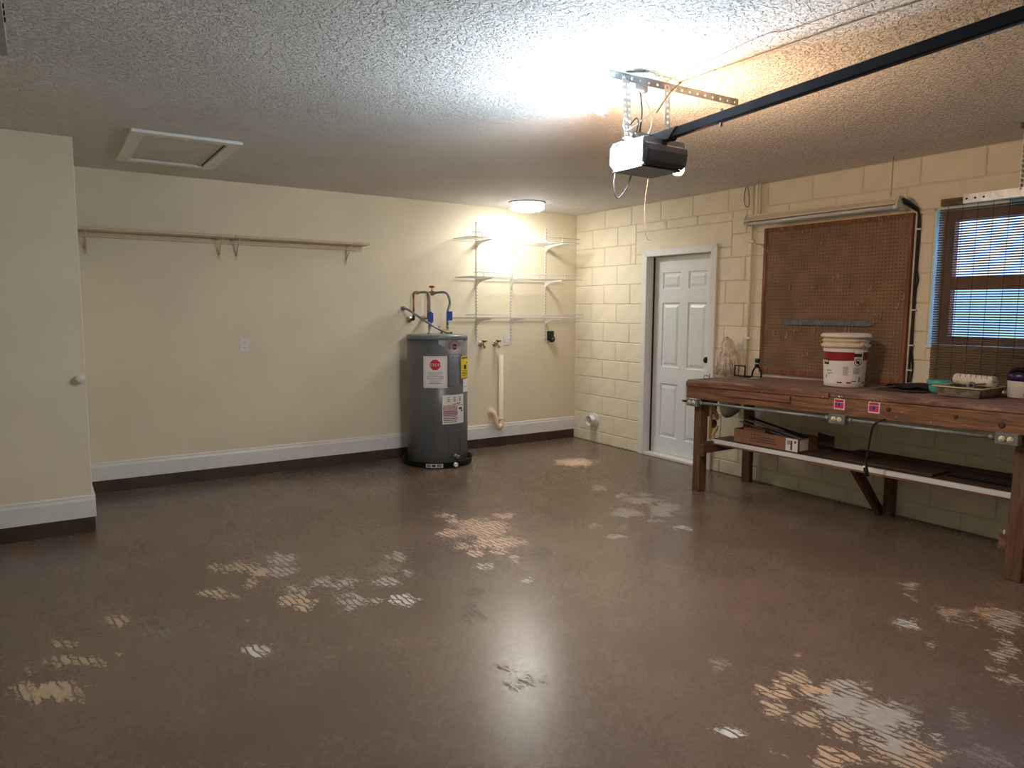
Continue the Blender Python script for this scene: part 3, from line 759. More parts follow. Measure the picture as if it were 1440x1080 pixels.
def opener():
    x0, x1, y0, y1, z0, z1 = -2.735, -2.485, -3.925, -3.68, 2.06, 2.185
    cx = -2.61
    t = empty('garage_door_opener', (cx, (y0 + y1) / 2, z0), 'black garage door opener motor hanging from punched steel straps', 'door opener')
    # body with curved shell, extruded along x between the two light ends
    prof = [(y0 + .02, z1), (y0 + .012, z1 - .028), (y0, z1 - .034), (y0 - .004, z1 - .06), (y0 + .004, z0 + .02), (y0 + .02, z0 + .004), (y0 + .05, z0),
            (y1 - .03, z0), (y1, z0 + .03), (y1, z1 - .02), (y1 - .02, z1)]
    MB().prism([(x0 + .012, a, b) for a, b in prof], (x1 - x0 - .024, 0, 0)).build('housing', 'greyplast', t, bevel=.004, seg=2)
    MB().box(x0 - .0, x1, y0 + .03, y1 - .02, z0 - .004, z0 - .0005).build('bottom_plate', 'greyplast', t, bevel=.002)
    # chassis end plates
    for (xa, xb) in ((x0, x0 + .012), (x1 - .012, x1)):
        e = MB().prism([(xa, a, b) for a, b in prof], (xb - xa, 0, 0)).build('end_plate', 'greyplast', t, bevel=.003)
        xs = xa - .0015 if xa == x0 else xb
        for k in range(4):
            MB().box(xs, xs + .0015, y0 + .07, y1 - .04, z1 - .018 - k * .012, z1 - .012 - k * .012).build('vent_slot', 'ink', e)
    MB().box(x0 - .012, x0, y0 + .015, y0 + .03, z0 + .01, z1 - .01).build('lens_clip', 'galv', t, bevel=.003)
    # lamps on both sides
    for (xc, yc, zc, sg, mt, lb) in ((x0 - .002, -3.80, 2.092, -1, emit('opener_cool_bulb', (.74, .88, 1.0, 1), P_OPEN_COOL), 'glowing cool white bulb'),
                                     (x1 + .002, -3.82, 2.085, 1, emit('opener_warm_bulb', (1.0, .62, .36, 1), P_OPEN_WARM), 'glowing warm bulb')):
        MB().lathe([(.016, 0), (.016, .012), (.013, .014)], (xc, yc, zc), 16, (sg, 0, 0)).build('socket', 'plate', t)
        MB().lathe([(.012, .012), (.017, .022), (.025, .036), (.028, .05), (.026, .063), (.015, .075), (0, .079)], (xc, yc, zc), 20, (sg, 0, 0)).build('bulb', mt, t, label=lb)
    # top brackets
    MB().box(x0 - .03, x1 + .02, -3.83, -3.80, z1, z1 + .004).build('mounting_bar', 'galv', t)
    perforated('mounting_angle', (x0 - .02, -3.832, z1 + .018), (cx + .02, -3.832, z1 + .018), (0, 0, 1), (0, 1, 0), .03, t, 'zinc')
    # ceiling angle, hangers
    perforated('ceiling_angle', (-2.86, -3.80, H - .004), (-2.05, -3.825, H - .004), (0, 1, 0), (0, 0, 1), .03, t, 'zinc', step=.05)
    perforated('ceiling_angle', (-2.86, -3.815, H - .018), (-2.05, -3.84, H - .018), (0, 0, 1), (0, 1, 0), .032, t, 'zinc', step=.05)
    perforated('hanger_strap', (-2.775, -3.822, H - .012), (-2.765, -3.836, z1 + .0), (1, 0, 0), (0, -1, 0), .042, t, 'galv', two=True)
    perforated('hanger_strap', (-2.53, -3.832, H - .012), (-2.53, -3.84, z1 + .03), (1, 0, 0), (0, -1, 0), .03, t, 'galv')
    # rail
    pa = Vector((cx, -3.86, 2.19)); pb = Vector((cx, -7.15, 2.345))
    s = MB(); hw = .019
    def railprof(q):
        return [q + Vector((a, 0, b)) for a, b in ((-hw, -.014), (-hw, .02), (-.012, .024), (.012, .024), (hw, .02), (hw, -.014), (.009, -.018), (-.009, -.018))]
    A = railprof(pa); B = railprof(pb); n = len(A)
    s.add(A + B, [list(range(n))[::-1], list(range(n, 2 * n))] + [[i, (i + 1) % n, n + (i + 1) % n, n + i] for i in range(n)])
    s.build('rail', 'blackm', t)
    MB().hexa([(cx - .025, -3.95, 2.17), (cx + .025, -3.95, 2.17), (cx + .025, -3.80, 2.185), (cx - .025, -3.80, 2.185),
               (cx - .025, -4.0, 2.22), (cx + .025, -4.0, 2.22), (cx + .025, -3.80, 2.215), (cx - .025, -3.80, 2.215)]).build('rail_bracket', 'black', t, bevel=.004)
    MB().lathe([(.006, -.035), (.006, .035)], (cx, -4.22, 2.208), 10).build('rail_bolt', 'zinc', t)
    # antenna loop and cords
    MB().tube(smooth_path([(x0 + .01, y1 - .03, z0), (x0 + .012, y1 - .02, z0 - .06), (x0 + .05, y1 - .005, z0 - .112), (x0 + .10, y1 - .01, z0 - .06), (x0 + .12, y1 - .02, z0)], 8), .0032, 6).build('antenna_wire', 'rubber', t)
    MB().tube(smooth_path([(-2.655, -3.79, H - .055), (-2.652, -3.80, H - .14), (-2.66, -3.80, H - .22), (-2.65, -3.79, z1)], 6), .0045, 6).build('power_cord', 'black', t)
    MB().tube(smooth_path([(-2.64, -3.785, H - .06), (-2.60, -3.80, H - .14), (-2.59, -3.80, H - .2), (-2.63, -3.79, z1)], 6), .005, 6).build('bell_wire', 'wirewhite', t)
    MB().tube(smooth_path([(-2.76, -3.85, z1 + .05), (-2.80, -3.85, z1 + .075), (-2.79, -3.84, z1 + .03), (-2.74, -3.85, z1 + .05), (-2.62, -3.86, z1 + .14), (-2.50, -3.86, H - .03)], 6), .0025, 5).build('bell_wire', 'wirewhite', t)
    MB().tube(smooth_path([(-2.78, -3.86, z1 + .04), (-2.75, -3.87, z1 + .075), (-2.72, -3.85, z1 + .06), (-2.725, -3.84, z1 + .02)], 6), .003, 5).build('bell_wire', 'rubber', t)
    MB().tube(smooth_path([(-2.62, -3.86, z1 + .12), (-2.55, -3.87, H - .06), (-2.49, -3.88, H - .006)], 5), .003, 5).build('bell_wire', 'wiregrey', t)
    MB().tube([(-2.545, -3.835, H - .02), (-2.545, -3.838, z1 + .02)], .0035, 5).build('bell_wire', 'wirewhite', t)
    MB().tube(smooth_path([(-2.50, -3.69, z0), (-2.505, -3.69, z0 - .05), (-2.515, -3.69, z0 - .1), (-2.515, -3.69, z0 - .21), (-2.50, -3.69, z0 - .28), (-2.47, -3.69, z0 - .295)], 6), .0013, 5).build('pull_cord', 'wiregrey', t)
opener()

s = MB().box(-2.70, -2.615, -3.80, -3.735, H - .055, H)
o = s.build('ceiling_outlet', 'plate', bevel=.006, seg=2); T(o, 'small white ceiling outlet box between the opener straps', 'outlet')
for k, (pts, r, m_, lb) in enumerate((
    ([(-2.49, -3.86, H - .004), (-2.495, -4.34, H - .006), (-2.49, -4.7, H - .005), (-2.47, -4.95, H - .005), (-2.47, -6.0, H - .005), (-2.5, -7.15, H - .005)], .0022, 'wiregrey', 'thin dark wire running along the ceiling above the opener rail'),
    ([(-2.46, -3.87, H - .006), (-2.47, -4.34, H - .01), (-2.488, -4.72, H - .008), (-2.46, -5.1, H - .006), (-2.4, -7.15, H - .006)], .0018, 'wirewhite', 'thin pale wire running along the ceiling above the opener rail'),
    ([(-2.55, -3.84, H - .004), (-2.61, -4.19, H - .005), (-2.645, -4.46, H - .004), (-2.6, -4.77, H - .005), (-2.6, -7.1, H - .005)], .0016, 'wiregrey', 'thin grey wire on the ceiling nearest the blue-lit side'))):
    o = MB().tube(smooth_path(pts, 4), r, 5).build('ceiling_wire', m_); T(o, lb, 'wire')

# garage door tracks overhead
def door_track(x, label, sgn, ys=-4.15):
    t = empty('door_track', (x, -4.15, 2.06), label, 'door track', 'overhead door tracks')
    s = MB()
    pr = [(-.025, .0), (-.025, .05), (-.022, .05), (-.022, .003), (.022, .003), (.022, .05), (.025, .05), (.025, 0)]
    # channel lying on its side, open towards the middle of the room
    q = [(x + sgn * b, ys, 2.085 + a) for a, b in pr]
    s.prism(q, (0, -2.95, .03)); s.build('channel', 'galv', t)
    perforated('hanger', (x + .01, -4.44, H), (x + .01, -4.44, 2.10), (1, 0, 0), (0, -1, 0), .035, t, 'galv', two=True)
    perforated('ceiling_angle', (x - .02, -4.43, H - .016), (x + .3, -4.43, H - .016), (0, 0, 1), (0, 1, 0), .03, t, 'zinc')
    for k in range(3):
        MB().lathe([(.006, 0), (.006, .003), (0, .004)], (x - sgn * .0, -4.17 - k * .045, 2.085), 10, (-sgn, 0, 0)).build('hole', 'ink', t)
door_track(-.42, 'galvanised overhead door track crossing the top of the bamboo blind', 1)
door_track(-4.997, 'galvanised overhead door track end at the top left corner', -1, -3.97)

# ================================================================ left part of back wall
def wall_shelf(xa, xb, brackets, label):
    t = empty('wall_shelf', ((xa + xb) / 2, 0, 1.99), label, 'shelf', 'painted board shelves on the back wall')
    MB().box(xa, xb, -.205, -.001, 1.99, 2.012).build('board', 'shelfpaint', t, bevel=.003)
    MB().box(xa, xb, -.02, -.001, 1.95, 1.99).build('cleat', 'shelfpaint', t, bevel=.002)
    for x in brackets:
        b = MB()
        b.box(x - .012, x + .012, -.026, -.0205 + .0005, 1.83, 1.949); b.box(x - .012, x + .012, -.005, -.001, 1.83, 1.949)
        b = MB().box(x - .011, x + .011, -.005, -.001, 1.825, 1.948).box(x - .011, x + .011, -.18, -.021, 1.985, 1.9895)
        b.tube([(x, -.004, 1.86), (x, -.06, 1.91), (x, -.15, 1.986)], .005, 6)
        b.build('bracket', 'shelfpaint', t)
wall_shelf(JX + .002, -3.632, (-4.66, -3.72), 'left half of the long painted shelf, ending at the boxed-out corner')
wall_shelf(-3.628, -2.49, (-3.585, -2.64), 'right half of the long painted shelf, nearest the water heater')

def plate(name, c, ax, label, cat, kind_='switch'):
    """wall plate; ax 'y' = on back wall, 'x' = on right wall"""
    t = empty(name, c, label, cat)
    def bx(u0, u1, z0, z1, d0, d1, nm, m_, par, bev=0.0):
        s = MB()
        if ax == 'y': s.box(c[0] + u0, c[0] + u1, c[1] - d1, c[1] - d0, c[2] + z0, c[2] + z1)
        else: s.box(c[0] - d1, c[0] - d0, c[1] + u0, c[1] + u1, c[2] + z0, c[2] + z1)
        return s.build(nm, m_, par, bevel=bev, seg=2)
    p_ = bx(-.037, .037, -.058, .058, .0005, .006, 'cover', 'plate', t, .002)
    if kind_ == 'switch':
        bx(-.017, .017, -.033, .033, .006, .0075, 'rocker', 'plate', t, .0008)
        bx(-.0175, .0175, -.034, .034, .0058, .0062, 'seam', 'greyink', t)
    elif kind_ == 'duplex':
        for dz in (-.02, .02):
            r = bx(-.016, .016, dz - .014, dz + .014, .006, .0078, 'receptacle', 'plate', t, .004)
            bx(-.008, -.0055, dz - .003, dz + .007, .0078, .008, 'slot', 'ink', r); bx(.0055, .008, dz - .003, dz + .007, .0078, .008, 'slot', 'ink', r)
    elif kind_ == 'toggle2':
        for du in (-.016, .016):
            bx(du - .006, du + .006, -.012, .012, .006, .016, 'toggle', 'plate', t, .001)
    return t
plate('wall_outlet', (-3.54, 0, 1.118), 'y', 'white wall outlet alone on the left part of the back wall', 'outlet', 'duplex')
plate('wall_switch', (-.905, 0, 1.121), 'y', 'white switch plate beside the hose bibs under the wire shelves', 'switch', 'switch')
plate('wall_switch', (0, -2.255, 1.15), 'x', 'white light switch on the block wall behind the mop', 'switch', 'toggle2')

def wall_knob():
    c = (-4.775, JY, .986)
    o = MB().lathe([(.012, .0005), (.012, .015), (.022, .022), (.028, .034), (.026, .046), (.014, .055), (0, .057)], c, 24, (0, -1, 0)).build('round_doorstop', 'plate')
    T(o, 'round white knob on the edge of the boxed-out wall', 'door stop')
wall_knob()

# ================================================================ water heater corner
HC = Vector((-1.905, -.355, 0)); HR = .28; HB = .022; HT = 1.2
TH0 = math.atan2(-6.2475 - HC.y, -4.962 - HC.x)
def onH(th_deg, z0, dr=.001):
    """(u, v) in metres -> point on the tank skin around angle th_deg from the camera-facing line"""
    base = TH0 + math.radians(th_deg)
    return lambda u, v: Vector((HC.x + (HR + dr) * math.cos(base + u / HR), HC.y + (HR + dr) * math.sin(base + u / HR), z0 + v))
def water_heater():
    t = empty('water_heater', (HC.x, HC.y, HB), 'tall dark grey electric water heater tank covered in stickers', 'water heater')
    MB().lathe([(HR - .012, HB), (HR, HB + .012), (HR, HT - .03)], (HC.x, HC.y, 0), 64).build('tank', 'heater', t)
    MB().lathe([(HR + .004, HT - .045), (HR + .004, HT - .012), (HR - .006, HT - .002), (HR - .02, HT), (.1, HT + .004), (0, HT + .005)], (HC.x, HC.y, 0), 64).build('top_cap', 'heatertop', t)
    # access panels
    for (z0, z1) in ((.74, 1.03), (.10, .36)):
        f = onH(36, 0, .002); s = MB()
        w = .07
        p_ = MB().tube([f(-w, z0), f(-w, z1), f(0, z1), f(w, z1), f(w, z0), f(0, z0), f(-w, z0)], .0025, 6).build('access_panel', 'heater', t)
        rim = [f(-w + .03, z1 - .04), f(-w + .045, z1 - .028), f(w - .03, z1 - .028), f(w - .018, z1 - .04), f(w - .018, z0 + .03)]
        MB().tube(rim, .0035, 6).build('panel_rib', 'heatertop', p_)
    # top badge, tapering to the right, with a round maroon emblem
    f = onH(28, 1.135, .002); s = MB(); n = 16; vs = []
    for i in range(n + 1):
        a = i / n; u = -.125 + .27 * a
        low = -.05 - .045 * math.sin(math.pi * min(1, max(0, a * 1.05)))
        vs += [f(u, low + .035), f(u, .028)]
    s.add(vs, [[2 * i, 2 * i + 2, 2 * i + 3, 2 * i + 1] for i in range(n)]); bd = s.build('badge', 'silver', t)
    g = onH(33, 1.095, .004); s = MB()
    s.add([g(0, 0)] + [g(.034 * math.cos(k * math.pi / 12), .034 * math.sin(k * math.pi / 12)) for k in range(24)], [[0, k + 1, (k + 1) % 24 + 1] for k in range(24)])
    s.build('emblem', 'maroon', bd)
    g = onH(33, 1.095, .0045); s = MB()
    s.add([g(r * math.cos(k * math.pi / 12), r * math.sin(k * math.pi / 12)) for r in (.030, .034) for k in range(24)], [[k, (k + 1) % 24, 24 + (k + 1) % 24, 24 + k] for k in range(24)])
    s.text('Rheem', .022, onH(33, 1.095, .005), width=.05); s.build('emblem_lettering', 'paper', bd)
    g = onH(48, 1.143, .003); MB().text('PERFORMANCE', .012, g, width=.07).build('badge_lettering', 'paper', bd)
    # STOP sticker
    f = lambda d: onH(-4, .87, d)
    st = MB().quad(f(.0015), -.108, .108, -.142, .142, 12).build('stop_sticker', 'paper', t, label='white notice with a red STOP octagon')
    s = MB()
    for (u0, u1, v0, v1) in ((-.098, .098, .13, .133), (-.098, .098, -.133, -.13), (-.098, -.095, -.133, .133), (.095, .098, -.133, .133)):
        s.quad(f(.002), u0, u1, v0, v1, 8)
    s.build('border', 'pinkink', st)
    g = onH(-4, .935, .0025); q = [g(.05 * math.cos(math.pi / 8 + k * math.pi / 4), .05 * math.sin(math.pi / 8 + k * math.pi / 4)) for k in range(8)]
    MB().add([g(0, 0)] + q, [[0, k + 1, (k + 1) % 8 + 1] for k in range(8)]).build('octagon', 'redink', st)
    MB().text('STOP', .036, onH(-4, .935, .0035), width=.082).build('stop_lettering', 'paper', st)
    s = MB()
    for txt, z, h_, w in (('DO NOT RETURN THIS', .864, .017, .125), ('WATER HEATER TO', .846, .017, .115), ('THE PLACE OF PURCHASE', .828, .017, .158), ('1-800-432-8373', .79, .016, .10)):
        s.text(txt, h_, onH(-4, z, .0025), width=w)
    s.build('notice_lettering', 'ink', st, kind='stuff')
    s = MB()
    for z, w in ((.81, .15), (.774, .10), (.766, .12)):
        s.quad(onH(-4, z, .0025), -w / 2, w / 2, -.002, .002, 6)
    s.build('small_print', 'greyink', st, kind='stuff')
    # specification sticker
    rs = MB().quad(onH(32, .53, .0055), -.115, .115, -.132, .132, 12).build('rating_sticker', 'paper', t, label='white and pink specification sticker')
    s = MB().quad(onH(32, .53, .0062), -.108, .035, -.06, .03, 8); s.build('pink_block', 'pinkink', rs)
    s = MB()
    for k in range(7): s.quad(onH(32, .53, .0068), -.105, .02 + .01 * (k % 3), -.118 + k * .016, -.110 + k * .016, 6)
    for k in range(3):
        for j in range(3): s.quad(onH(32, .53, .0066), -.07 + k * .06, -.045 + k * .06, .07 + j * .016, .078 + j * .016, 2)
    s.build('small_print', 'greyink', rs, kind='stuff')
    s = MB()
    s.quad(onH(32, .53, .0066), .05, .09, -.005, .012, 2); s.quad(onH(32, .53, .0066), .075, .1, -.025, -.01, 2); s.quad(onH(32, .53, .0066), .03, .07, .048, .056, 2); s.quad(onH(32, .53, .0066), -.02, .03, .045, .05, 2)
    s.quad(onH(32, .53, .0066), -.105, .105, .033, .037, 4)
    s.build('pictogram', 'ink', rs)
    # yellow energy guide and the small white one under it
    yl = MB().quad(onH(64, .905, .0045), -.075, .075, -.10, .10, 8).build('energy_guide', 'yellow', t, label='yellow energy guide label')
    s = MB().quad(onH(64, .905, .0055), -.068, .06, .078, .09, 4)
    for k in range(4): s.quad(onH(64, .905, .0055), -.06, .05, -.08 + k * .014, -.075 + k * .014, 4)
    s.quad(onH(64, .905, .0055), -.03, .02, -.02, .02, 3); s.quad(onH(64, .905, .0055), .02, .05, .03, .045, 3)
    s.build('small_print', 'ink', yl, kind='stuff')
    wl = MB().quad(onH(66, .735, .0045), -.055, .055, -.06, .06, 6).build('white_label', 'paper', t)
    MB().quad(onH(66, .735, .0055), -.05, .05, -.012, -.008, 4).build('small_print', 'greyink', wl)
    # drain valve
    d = Vector((math.cos(TH0 + .6), math.sin(TH0 + .6), 0))
    c = HC + d * (HR - .002) + Vector((0, 0, .098))
    v = MB().lathe([(.018, 0), (.018, .012), (.011, .016), (.011, .035), (.017, .037), (.017, .05), (.01, .055), (0, .055)], c, 16, d).build('drain_valve', 'zinc', t)
    # temperature relief valve on top with yellow tag
    MB().tube([(-1.86, -.36, HT + .002), (-1.86, -.36, HT + .035), (-1.89, -.37, HT + .05), (-1.90, -.38, HT + .065)], .011, 10).build('relief_valve', 'brass', t)
    MB().hexa([(-1.86, -.39, HT + .02), (-1.80, -.41, HT + .015), (-1.80, -.405, HT + .015), (-1.86, -.385, HT + .02), (-1.86, -.385, HT + .05), (-1.81, -.405, HT + .045), (-1.81, -.40, HT + .045), (-1.86, -.38, HT + .05)]).build('valve_tag', 'yellow', t)
    MB().lathe([(.02, 0), (.02, .012), (.012, .016), (.012, .06), (.016, .062), (.016, .075), (.011, .08)], (-1.985, -.36, HT + .003), 14).build('inlet_nipple', 'galv', t)
    MB().lathe([(.02, 0), (.02, .008), (.011, .012), (.011, .055), (.016, .057), (.016, .07), (.011, .075)], (-1.79, -.345, HT + .003), 14).build('outlet_nipple', 'galv', t)
water_heater()

def drain_pan():
    t = empty('drain_pan', (HC.x, HC.y, 0), 'shallow black drain pan under the water heater', 'pan')
    R = .325
    MB().lathe([(0, .002), (R - .02, .002), (R - .006, .014), (R, .052), (R + .006, .055), (R + .006, .058), (R - .004, .058), (R - .01, .02), (R - .026, .012), (0, .012)], (HC.x, HC.y, 0), 64).build('pan', 'rubber', t)
    f = lambda a, z, d=.002: Vector((HC.x + (R + d) * math.cos(TH0 + a), HC.y + (R + d) * math.sin(TH0 + a), z))
    n = 10
    lb = MB().add([f(-.33 + .47 * i / n, z, .0035) for z in (.012, .046) for i in range(n + 1)], [[i, i + 1, n + 2 + i, n + 1 + i] for i in range(n)]).build('pan_label', 'paper', t)
    MB().add([f(-.16 + .1 * i / 2, z, .0042) for z in (.018, .040) for i in range(3)], [[0, 1, 4, 3], [1, 2, 5, 4]]).build('pan_label_print', 'ink', lb)
    MB().add([f(-.31 + .12 * i / 2, z, .0042) for z in (.016, .042) for i in range(3)], [[0, 1, 4, 3], [1, 2, 5, 4]]).build('pan_label_print', 'greyink', lb)
    MB().add([f(-.03 + .14 * i / 2, z, .0042) for z in (.016, .042) for i in range(3)], [[0, 1, 4, 3], [1, 2, 5, 4]]).build('pan_label_print', 'greyink', lb)
    d = Vector((math.cos(TH0 + .5), math.sin(TH0 + .5), 0)); c = HC + d * (R + .002) + Vector((0, 0, .03))
    MB().lathe([(.022, 0), (.022, .014), (.018, .018), (.018, .024), (.012, .024), (.012, .01)], c, 18, d).build('drain_fitting', 'plate', t)
drain_pan()

def cold_pipe():
    t = empty('water_pipe', (-2.02, 0, 1.33), 'copper supply pipe with braided flex hose at the left of the heater top', 'pipe', 'heater supply pipes')
    MB().lathe([(.034, .0005), (.034, .005), (.024, .012), (.013, .014), (.013, .06)], (-2.02, 0, 1.33), 24, (0, -1, 0)).build('escutcheon', 'chrome', t)
    MB().tube([(-2.02, -.05, 1.33), (-2.02, -.10, 1.335), (-2.02, -.10, 1.37)], .014, 10).build('elbow', 'black', t)
    MB().tube([(-2.02, -.10, 1.36), (-2.02, -.10, 1.555)], .0095, 12).build('riser', 'copper', t)
    MB().tube(smooth_path([(-2.02, -.10, 1.55), (-2.02, -.102, 1.572), (-2.018, -.12, 1.582), (-2.01, -.17, 1.583)], 5), .0125, 12).build('elbow', 'copper', t)
    MB().lathe([(.016, 0), (.019, .004), (.019, .03), (.014, .034)], (-2.015, -.15, 1.583), 8, (.05, -1, 0)).build('union_nut', 'brass', t)
    MB().tube(smooth_path([(-2.01, -.18, 1.583), (-1.995, -.28, 1.585), (-1.987, -.335, 1.575), (-1.985, -.358, 1.54), (-1.985, -.36, 1.45), (-1.985, -.36, 1.28)], 7), .0115, 10).build('flex_hose', 'zinc', t)
    MB().box(-2.012, -1.955, -.378, -.370, 1.31, 1.395).build('hose_tag', 'blue', t, label='blue tag')
    MB().box(-1.995, -1.965, -.374, -.366, 1.29, 1.405).build('hose_tag', 'blue', t, label='blue tag')
cold_pipe()
def hot_pipe():
    t = empty('water_pipe', (-1.87, 0, 1.33), 'copper supply pipe with red valve handle above the heater top', 'pipe', 'heater supply pipes')
    MB().lathe([(.03, .0005), (.03, .004), (.012, .012), (.012, .06)], (-1.872, 0, 1.34), 20, (0, -1, 0)).build('escutcheon', 'chrome', t)
    MB().tube(smooth_path([(-1.872, -.05, 1.34), (-1.872, -.09, 1.345), (-1.872, -.10, 1.37), (-1.872, -.10, 1.555)], 5), .0095, 12).build('riser', 'copper', t)
    MB().tube(smooth_path([(-1.872, -.10, 1.55), (-1.872, -.102, 1.57), (-1.87, -.12, 1.58), (-1.865, -.14, 1.58)], 5), .0125, 12).build('elbow', 'copper', t)
    v = MB().lathe([(.012, 0), (.02, .01), (.02, .03), (.024, .035), (.024, .055), (.017, .06), (.017, .085), (.013, .09)], (-1.868, -.13, 1.58), 12, (.15, -1, 0)).build('valve_body', 'brass', t)
    MB().tube([(-1.863, -.17, 1.59), (-1.863, -.17, 1.632)], .007, 8).build('valve_stem', 'brass', v)
    MB().lathe([(.01, 0), (.028, .003), (.031, .010), (.026, .018), (.008, .02)], (-1.863, -.17, 1.63), 8).build('valve_handle', 'red', v, label='red valve handle')
    MB().tube(smooth_path([(-1.855, -.21, 1.582), (-1.82, -.30, 1.588), (-1.795, -.335, 1.578), (-1.775, -.345, 1.54), (-1.765, -.345, 1.48), (-1.785, -.345, 1.42), (-1.79, -.345, 1.36), (-1.79, -.345, 1.275)], 7), .0115, 10).build('flex_hose', 'zinc', t)
    MB().box(-1.806, -1.75, -.366, -.358, 1.325, 1.41).build('hose_tag', 'blue', t, label='blue tag')
hot_pipe()
def flex_conduit():
    t = empty('electrical_conduit', (-2.085, 0, 1.43), 'grey flexible conduit drooping from the wall to the heater top', 'conduit')
    MB().lathe([(.022, .0005), (.022, .01), (.016, .012), (.016, .03)], (-2.085, 0, 1.435), 16, (0, -1, 0)).build('wall_connector', 'zinc', t)
    pts = smooth_path([(-2.085, -.025, 1.435), (-2.10, -.16, 1.42), (-2.06, -.34, 1.345), (-1.96, -.43, 1.265), (-1.86, -.43, 1.222), (-1.79, -.40, 1.215)], 8)
    s = MB(); s.tube(pts, [.0115 if i % 2 else .0098 for i in range(len(pts))], 10); s.build('flex', 'zinc', t)
    MB().lathe([(.018, 0), (.018, .014), (.012, .018)], (-1.79, -.40, HT + .004), 12).build('tank_connector', 'black', t)
flex_conduit()

def hose_bib(x, label):
    c = Vector((x, 0, 1.075))
    t = empty('hose_bib', c, label, 'faucet', 'washer hose bibs')
    MB().lathe([(.03, .0005), (.03, .006), (.024, .012), (.012, .015)], c, 20, (0, -1, 0)).build('escutcheon', 'chrome', t)
    MB().tube([c + Vector((0, -.014, 0)), c + Vector((0, -.055, 0)), c + Vector((0, -.075, -.012)), c + Vector((0, -.085, -.035))], [.012, .014, .012, .012], 10).build('spout', 'brass', t)
    MB().tube([c + Vector((0, -.05, .005)), c + Vector((.005, -.055, .028))], .006, 8).build('stem', 'brass', t)
    MB().lathe([(.02, 0), (.024, .004), (.022, .012), (.008, .014)], c + Vector((.005, -.055, .026)), 6, (.2, -.2, 1)).build('handle', 'black', t)
    MB().box(x + .0, x + .04, -.068, -.05, 1.104, 1.114).build('handle_lever', 'black', t, bevel=.003)
hose_bib(-1.225, 'left hose bib with black handle, nearest the water heater')
hose_bib(-1.055, 'right hose bib with black handle, beside the drain standpipe')

def standpipe():
    t = empty('standpipe', (-1.0, -.03, .2), 'cream PVC washer standpipe with curved trap at the back wall', 'pipe')
    MB().lathe([(.03, .30), (.03, .32), (.0255, .325), (.0255, .965), (.021, .965), (.021, .9)], (-.995, -.03, 0), 24).build('pipe', 'wall', t)
    pts = [(-.995, -.03, .33)] + [(-1.03 + .035 * math.cos(a), -.035 - .03 * math.sin(a) * .3, .27 - .05 * math.sin(a)) for a in [math.pi * i / 8 for i in range(9)]] + [(-1.066, -.045, .30)]
    pts = smooth_path([(-.995, -.03, .33), (-.995, -.045, .27), (-1.01, -.06, .225), (-1.045, -.065, .215), (-1.07, -.065, .25), (-1.075, -.06, .31), (-1.085, -.05, .35), (-1.095, -.03, .365), (-1.10, -.001, .365)], 6)
    MB().tube(pts, .026, 16).build('trap', 'pvc', t)
    MB().lathe([(.034, .0), (.034, .035)], (-.995, -.034, .275), 20).build('coupling', 'pvc', t)
    MB().lathe([(.046, .001), (.046, .008), (.03, .014)], (-1.10, 0, .365), 24, (0, -1, 0)).build('wall_flange', 'pvc', t)
standpipe()

def dryer_outlet():
    t = empty('dryer_outlet', (-.352, 0, 1.14), 'black dryer outlet with round plug on a white plate', 'outlet')
    MB().box(-.397, -.307, -.006, -.0005, 1.08, 1.21).build('cover', 'plate', t, bevel=.002)
    MB().box(-.392, -.318, -.042, -.006, 1.10, 1.202).build('housing', 'black', t, bevel=.006, seg=2)
    MB().lathe([(.036, 0), (.036, .022), (.03, .03), (0, .031)], (-.35, -.03, 1.115), 24, (0, -1, 0)).build('socket', 'black', t)
    MB().lathe([(.012, 0), (.012, .003), (0, .004)], (-.35, -.061, 1.118), 12, (0, -1, 0)).build('socket_face', 'greyink', t)
dryer_outlet()

